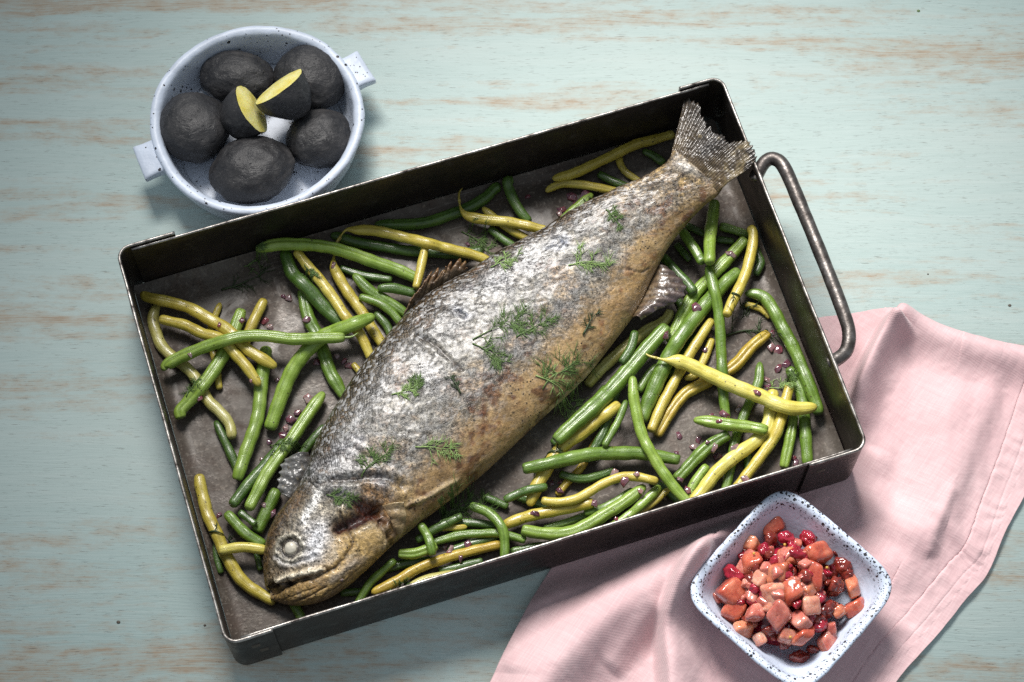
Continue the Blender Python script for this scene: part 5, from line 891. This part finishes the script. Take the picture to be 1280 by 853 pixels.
    C = lay(C, np.exp(-((S-.968)/.018)**2)*np.exp(-((v-.30)/.38)**2), c(.62, .60, .56))
    # head: grey crown, golden jaw and cheek
    C = lay(C, head*.85, c(.20, .175, .13)); C = lay(C, head*sstep(.1, -.5, v+.2*q1)*.92, c(.52, .365, .15)); C = lay(C, head*sstep(.0, .5, q2)*.55, c(.50, .45, .36)); C = lay(C, head*sstep(.1, .5, -q3)*.5*(1-.6*sstep(.1, -.5, v)), c(.085, .055, .03)); C = lay(C, head*sstep(.0, -.5, v)*sstep(.15, .55, q1+.4*q2)*.6, c(.34, .21, .08))
    C = lay(C, head*sstep(.50, .78, v+.1*q1)*.9, c(.085, .052, .022)); C = lay(C, head*sstep(.10, .04, S)*.6, c(.12, .075, .03))
    for k in ('white',): C = lay(C, np.clip(g(k, .0026)*1.2, 0, 1), c(.70, .70, .68))
    C = lay(C, np.clip(np.exp(-(dist('cheek')/.009)**2)*sstep(-.5, .3, q2+.3), 0, 1), c(.62, .63, .66))
    C = lay(C, np.clip(g('maxilla', .0022)*1.3, 0, 1), c(.74, .68, .54)); C = lay(C, np.clip(g('opedge', .0016), 0, 1)*.8, c(.60, .50, .33)); C = lay(C, np.clip(g('brow', .0022), 0, 1)*.7, c(.55, .56, .58)); C = lay(C, np.clip(g('branch', .0024), 0, 1)*.8, c(.60, .52, .42))  # the brow streak is a pale highlight painted into the colour
    C = lay(C, np.clip(g('opflap', .0045), 0, 1)*.6, c(.50, .42, .26))
    rim_ = np.exp(-((de-.0088)/.0018)**2); C = lay(C, rim_*.8, c(.42, .40, .33)); C = lay(C, np.exp(-((de-.0057)/.0013)**2)*.9, c(.022, .018, .015))
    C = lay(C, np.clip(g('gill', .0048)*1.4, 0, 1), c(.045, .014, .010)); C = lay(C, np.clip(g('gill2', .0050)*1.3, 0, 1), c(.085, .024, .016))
    C = lay(C, np.clip(g('girdle', .0060), 0, 1)*.85, c(.33, .20, .085)); C = lay(C, np.clip(g('girdle2', .0050), 0, 1)*.7, c(.42, .30, .13))
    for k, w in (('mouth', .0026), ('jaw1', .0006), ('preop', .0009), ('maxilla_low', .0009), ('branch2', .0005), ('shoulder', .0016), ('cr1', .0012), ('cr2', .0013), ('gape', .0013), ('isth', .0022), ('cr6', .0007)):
        C = lay(C, np.clip(g(k, w)*(.4+1.0*vnoise(P, 200, 78)), 0, 1)*.8, c(.045, .026, .015))  # shade of creases, mouth and throat gap painted into the skin colour
    for k, w in (('belly1', .0020), ('belly2', .0018)): C = lay(C, np.clip(g(k, w), 0, 1)*.8, c(.55, .44, .26))
    cl = sstep(.30, .55, fbm(P, 130, 3, 95)+.5*fbm(P, 30, 2, 96))*sstep(.1, -.4, v)*body; C = lay(C, cl*.8, c(.13, .055, .022))
    for qd in FEAT['blotch']:
        dd = np.linalg.norm(P-np.array(qd[2:]), axis=-1); C = lay(C, np.exp(-(dd/.006)**2)*sstep(-.1, .35, q3+.4*q2), c(.11, .045, .022))
    C = lay(C, np.exp(-((v+.12)/.22)**2)*(1-sstep(.01, .05, S)), c(.03, .018, .010))  # painted dark: shade inside the open mouth
    C = lay(C, np.where(top, 0, .6), c(.30, .22, .14)); C = np.clip(C, .01, .8)**1.08*(np.array([.90, .88, .86])*(1-.12*np.clip(body-.8*bm, 0, 1))[..., None])
    g_ = Geo(); g_.add(P2.reshape(-1, 3), grid_faces(n, m, True))
    c0, c1 = P2[0].mean(0), P2[-1].mean(0); k = n*m
    g_.add([c0, c1]); tr = [(k, (j+1) % m, j) for j in range(m)]+[(k+1, (n-1)*m+j, (n-1)*m+(j+1) % m) for j in range(m)]
    g_.t.append(np.array(tr))
    o = g_.build('body', M_FISH, FISH)
    set_color(o, np.concatenate([C.reshape(-1, 3), C[0, :1], C[-1, :1]]))
    scale_m = np.clip(body*(1-sstep(.80, .93, S))*(1-.85*bm)*(.28+.72*sstep(.25, .75, v+.35*q1)), 0, 1)*top; crust = np.clip(head*.9+tailz*.8+.4*sstep(0, .5, q1), 0, 1); met = np.clip(sil+.35*(1-bm)*body-bk, 0, 1)
    set_color(o, np.concatenate([np.stack([scale_m, crust, met], -1).reshape(-1, 3), np.zeros((2, 3))]), 'msk')
    grn = np.clip(1-.72*bm-.55*head*sstep(.1, -.5, v), .2, 1); set_color(o, np.concatenate([np.repeat(grn[..., None], 3, -1).reshape(-1, 3), np.ones((2, 3))]), 'grn')
    Lm = .40; arcv = np.cumsum(np.concatenate([np.zeros((n, 1)), np.linalg.norm(np.diff(P, axis=1), axis=-1)], 1), 1)
    UV = np.concatenate([np.stack([S*Lm, arcv], -1).reshape(-1, 2), np.zeros((2, 2))])
    layr = o.data.uv_layers.new(name='uv'); li = np.zeros(len(o.data.loops), np.int32); o.data.loops.foreach_get('vertex_index', li); layr.data.foreach_set('uv', UV[li].astype(np.float32).ravel())
    st = P2[::4, :mt:4]; COLLIDE.append((st.reshape(-1, 3), grid_faces(st.shape[0], st.shape[1]))); FISH_TOP = (P2[:, :mt], N[:, :mt])
    # cooked eyeball
    i0 = np.unravel_index(np.argmin(de+np.where(top, 0, 1)), de.shape); nv = N[i0]; ec = P2[i0]+nv*.0002
    V = blob(36, 24, .0042, .0042, .0028, 5); e = mesh_obj('eye', V, grid_faces(24, 36, True), M_EYE, FISH); e.location = ec; e.rotation_mode = 'QUATERNION'; e.rotation_quaternion = Vector(nv).to_track_quat('Z', 'Y'); e['label'] = 'round white cooked eye'
build_fish()

def fin(name, root, tip, nu, nv, rays, amp, jag, c_root, c_tip, seed, bow=.0, label=None, th=.0007, rough=.0006, char=None):
    Rt, Tp = cr(FINS[root], np.linspace(0, 1, nu)), cr(FINS[tip], np.linspace(0, 1, nu))
    u = np.linspace(0, 1, nu); ph = u*rays*2*np.pi
    j = jag*(.6*vnoise(np.stack([u*rays*1.0, u*0, u*0], -1), 1, seed)+.4*np.abs(np.sin(ph/2)))
    if char: j = j+.17*np.exp(-((u-char[0])/.09)**2)*(.5+vnoise(np.stack([u*60, u*0, u*0], -1), 1, seed+4))+.06*vnoise(np.stack([u*90, u*0, u*0], -1), 1, seed+6)
    w = np.linspace(0, 1, nv)[None, :, None]*(1-j)[:, None, None]
    P = Rt[:, None]*(1-w)+Tp[:, None]*w
    rid = np.cos(ph)[:, None]*amp*np.linspace(.4, 1, nv)[None]
    P[..., 2] += rid+bow*np.sin(np.pi*np.linspace(0, 1, nv))[None]+fbm(P, 90, 4, seed)*rough*3+fbm(P, 300, 3, seed+5)*rough
    P[..., :2] += fbm(P, 120, 3, seed+8)[..., None]*rough*np.array([1, .6])
    o = mesh_obj(name, P, grid_faces(nu, nv), M_FIN, FISH)
    ww = np.linspace(0, 1, nv)[None, :]+.25*fbm(P, 90, 3, seed+2); k = np.clip(ww, 0, 1)[..., None]
    C = np.array(c_root)*(1-k)+np.array(c_tip)*k; C = C*(1+.35*np.cos(ph)[:, None, None])
    if char: ck = (np.exp(-((u-.42)/.15)**2)[:, None]*sstep(.15, .5, np.linspace(0, 1, nv))[None]); C = C*(1-.85*ck[..., None])+np.array((.022, .018, .016))*.85*ck[..., None]; gk = sstep(.6, .8, u)[:, None]*sstep(-.1, .4, fbm(P, 220, 3, 9)); C = C*(1-.6*gk[..., None])+np.array((.26, .20, .10))*.6*gk[..., None]; C = np.clip(C*(1+.5*fbm(P, 160, 3, seed+3)[..., None]), .008, .8)
    set_color(o, C.reshape(-1, 3)); sol = o.modifiers.new('thick', 'SOLIDIFY'); sol.thickness = th; sol.offset = 0
    if label: o['label'] = label
    COLLIDE.append((P.reshape(-1, 3), grid_faces(nu, nv)))
    return o
fin('tail_fin', 'tail_root', 'tail_tip', 190, 80, 30, .00030, .07, (.085, .056, .024), (.030, .024, .018), 3, .002, 'crisp golden brown tail fin resting on the tray rim', .0008, .0008, char=(.30, .52))
fin('dorsal_fin', 'dorsal_root', 'dorsal_tip', 150, 40, 10, .0007, .70, (.11, .085, .055), (.15, .075, .03), 8, .003, 'charred brown dorsal fin with broken spikes', .0009, .0018)
fin('pectoral_fin', 'pect_root', 'pect_tip', 90, 36, 6, .00008, .22, (.05, .046, .042), (.17, .17, .165), 13, .003, 'grey silvery fin sticking out behind the head', .0009, .0010)
fin('anal_fin', 'anal_root', 'anal_tip', 90, 40, 8, .00012, .14, (.16, .11, .06), (.060, .045, .05), 17, .005, 'dark brown wrinkled anal fin', .0009, .0006)
fin('pelvic_flap', 'pelv_root', 'pelv_tip', 60, 40, 2.5, .0006, .10, (.26, .17, .085), (.36, .27, .14), 23, .002, 'tan smooth flap of skin behind the gill', .0012, .0005)

# ------------------------------------------------------------------ things resting on the surfaces: herbs, onion, pepper
fl = []
cT, sT = math.cos(TRAY_ROT), math.sin(TRAY_ROT)
for lx, ly in ((-W2, -D2), (W2, -D2), (W2, D2), (-W2, D2)): fl.append((TRAY_X+lx*cT-ly*sT, TRAY_Y+lx*sT+ly*cT, FLOOR))
COLLIDE.append((np.array(fl), np.array([(0, 1, 2, 3)])))
_v, _q, _o = [], [], 0
for V, Q in COLLIDE:
    _v.append(V); _q.append(Q+_o); _o += len(V)
BVH = BVHTree.FromPolygons([tuple(x) for x in np.concatenate(_v)], [tuple(int(a) for a in x) for x in np.concatenate(_q)])
def drop(x, y, default=FLOOR):
    h = BVH.ray_cast(Vector((x, y, .2)), Vector((0, 0, -1)), .5)
    return (h[0].z, h[1]) if h[0] is not None else (default, Vector((0, 0, 1)))

def dill_sprig(p, size, ang, kind, seed, label, group):
    rs = np.random.default_rng(seed); g = Geo(); lines = []
    def walk(start, a, length, n, curl):
        pts = [np.array(start)]; 
        for i in range(n):
            a += curl/n+rs.normal(0, .10); pts.append(pts[-1]+np.array([math.cos(a), math.sin(a)])*length/n)
        return np.array(pts), a
    main, _ = walk(np.array(p[:2])-np.array([math.cos(ang), math.sin(ang)])*size*.5, ang, size, 8, rs.uniform(-.7, .7))
    lines.append((main, .00045 if kind != 2 else .00075, .0012))
    nb = {0: 14, 1: 12, 2: 7}[kind]
    for b in range(nb):
        t = rs.uniform(.12, 1.0); i = t*(len(main)-1); st = main[int(i)] if int(i) >= len(main)-1 else main[int(i)]*(1-i % 1)+main[int(i)+1]*(i % 1)
        sd = 1 if b % 2 else -1; a = ang+sd*rs.uniform(.45, 1.15); bl = size*rs.uniform(.26, .52)*(1.1-.5*t)
        br, ae = walk(st, a, bl, 5, rs.uniform(-.6, .6)); lines.append((br, .00024 if kind != 2 else .00042, rs.uniform(.0006, .0030)))
        for k in range({0: 9, 1: 8, 2: 3}[kind]):
            t2 = rs.uniform(.15, 1.); ii = int(t2*(len(br)-1)); a2 = a+rs.choice([-1, 1])*rs.uniform(.25, .9)
            nd, _ = walk(br[ii], a2, size*rs.uniform(.13, .28), 3, rs.uniform(-.5, .5)); lines.append((nd, .00023 if kind != 2 else .00030, rs.uniform(1.0*.0004, .0030)))
    for L, r, lift in lines:
        n = len(L); P = []; base = None
        zs = np.array([drop(q[0], q[1])[0] for q in L])
        zs = np.maximum(zs, np.convolve(np.r_[zs[0], zs, zs[-1]], [.25, .5, .25], 'valid'))
        u = np.linspace(0, 1, n); P = np.stack([L[:, 0], L[:, 1], zs+r+.0002+lift*u*(1.15-u)], -1)
        tube_geo(g, P, r*(1-.75*u), 5)
    o = g.build('dill_sprig', M_DILL[{0: 0, 1: 1, 2: 2}[kind]]); tag(o, label, 'dill', group); return o
DF_LABELS = ['light green dill frond on the fish flank, nearest the tail', 'spiky light green dill frond on the fish flank just above the belly', 'dill sprig on the fish shoulder behind the gill', 'small bright dill tuft on the fish between shoulder and dorsal fin', 'flat dill sprig on the fish head', 'big dark dill frond in the middle of the fish', 'dark dill sprig near the lower edge of the fish flank', 'light dill frond at the lower edge of the fish flank', 'dill frond on the fish flank right of the big dark frond', 'thin dark dill stalk on the fish near the anal fin', 'dark dill sprig left of the big dark frond on the fish', 'tiny dill tuft beside the small bright one on the fish', 'light dill frond on the fish back edge right of the dorsal fin', 'small dill scrap by the browned skin near the tail root', 'dark dill stalk on the fish below the dorsal fin crease']
for i, d in enumerate(DILL_FISH): dill_sprig(d['p'], d['s']*2.0, d['a'], d['k'], 400+i, DF_LABELS[i], 'dill on the fish')
for i, d in enumerate(DILL_TRAY): dill_sprig(d['p'], d['s']*1.45, d['a'], d['k'], 450+i, d['l'], 'dill among the beans')

def onion_piece(seed, s):
    rs = np.random.default_rng(seed); n = rs.integers(4, 7); a = np.sort(rs.uniform(0, 2*np.pi, n)+np.arange(n)*.01); a = np.linspace(0, 2*np.pi, n, endpoint=False)+rs.uniform(-.35, .35, n)
    P = np.stack([np.cos(a)*rs.uniform(.8, 1.9), np.sin(a)*rs.uniform(.6, 1.1)], 1)*rs.uniform(.75, 1.1, (n, 1)); th = rs.uniform(.12, .32)
    bow = .35*(P[:, 0]**2); top = np.c_[P*.86, th-bow]; bot = np.c_[P, -th-bow]; g = Geo()
    g.add(np.concatenate([top, bot, [[0, 0, th*1.1]], [[0, 0, -th]]])*s*.62, [(j, j+n, (j+1) % n+n, (j+1) % n) for j in range(n)], [(2*n, j, (j+1) % n) for j in range(n)]+[(2*n+1, (j+1) % n+n, j+n) for j in range(n)])
    return g
for i, (x, y, s) in enumerate(ONIONS):
    s = s*.118
    o = onion_piece(600+i, s*1e-3).build('onion_piece', M_ONION2 if i % 3 == 1 else M_ONION, smooth=False); bevel(o, s*.5e-4, 2)
    z, nrm = drop(x*1e-4, y*1e-4); o.location = (x*1e-4, y*1e-4, z+s*1e-3*.22)
    o.rotation_mode = 'QUATERNION'; o.rotation_quaternion = (nrm if nrm.z > .3 else Vector((0, 0, 1))).to_track_quat('Z', 'Y') @ Matrix.Rotation(random.uniform(0, 6.3), 3, 'Z').to_quaternion()
    lp = to_tray(np.array([x*1e-4, y*1e-4, 0])); hue = 'pale pink' if i % 3 == 1 else 'purple'
    zone = 'by the back wall above the fish' if lp[1] > .045 and lp[0] > -.10 else 'in the left third of the tray' if lp[0] < -.05 and lp[1] > -.06 else 'along the front wall below the fish' if lp[0] < .06 else 'among the beans right of the fish'
    size = 'larger' if s > .56 else 'small'
    tag(o, '%s chopped %s onion piece %s' % (size, hue, zone), 'onion', '%s %s onion pieces %s' % (size, hue, zone))
for i, p in enumerate(SEEDS):
    V = blob(16, 12, .0009, .0009, .0008, 700+i); o = mesh_obj('mustard_seed', V, grid_faces(12, 16, True), M_SEED); o.location = p
    tag(o, 'tiny round golden mustard seed on the fruit relish', 'seed', 'mustard seeds on the relish')

def build_pepper():
    g = Geo(); Pt, Nt = FISH_TOP; n, m = Pt.shape[:2]; rs = np.random.default_rng(11)
    for i in range(900):
        a, b = rs.integers(8, n-30), int(np.clip(rs.normal(.5, .22), .05, .95)*m); p = Pt[a, b]+Nt[a, b]*.0001; s = rs.uniform(.0003, .00085)
        V = np.array([(1, 0, 0), (-1, 0, 0), (0, 1, 0), (0, -1, 0), (0, 0, 1), (0, 0, -1)], float)*rs.uniform(.6, 1.2, (6, 1))*s*.6+p
        g.add(V, None, [(0, 2, 4), (2, 1, 4), (1, 3, 4), (3, 0, 4), (2, 0, 5), (1, 2, 5), (3, 1, 5), (0, 3, 5)])
    o = g.build('ground_pepper', M_PEPPER, smooth=False); tag(o, 'coarse ground pepper specks sprinkled over the fish skin', 'pepper', kind='stuff')
build_pepper()
def build_crumbs():
    for i, (x, y, s) in enumerate(SPECKS):
        V = blob(14, 10, s*1.3, s, s*.45, 800+i); o = mesh_obj('crumb', V, grid_faces(10, 14, True), M_DILL[0] if i == 2 else M_DARK); o.location = (x, y, s*.25)
        tag(o, ['tiny dark crumb on the table just left of the front left tray corner', 'brownish speck on the table at the lower left', 'tiny green herb crumb on the table near the top edge', 'small dark crumb on the table near the right edge above the napkin', 'tiny dark speck on the table right of the tray handle'][i], 'crumb')
build_crumbs()
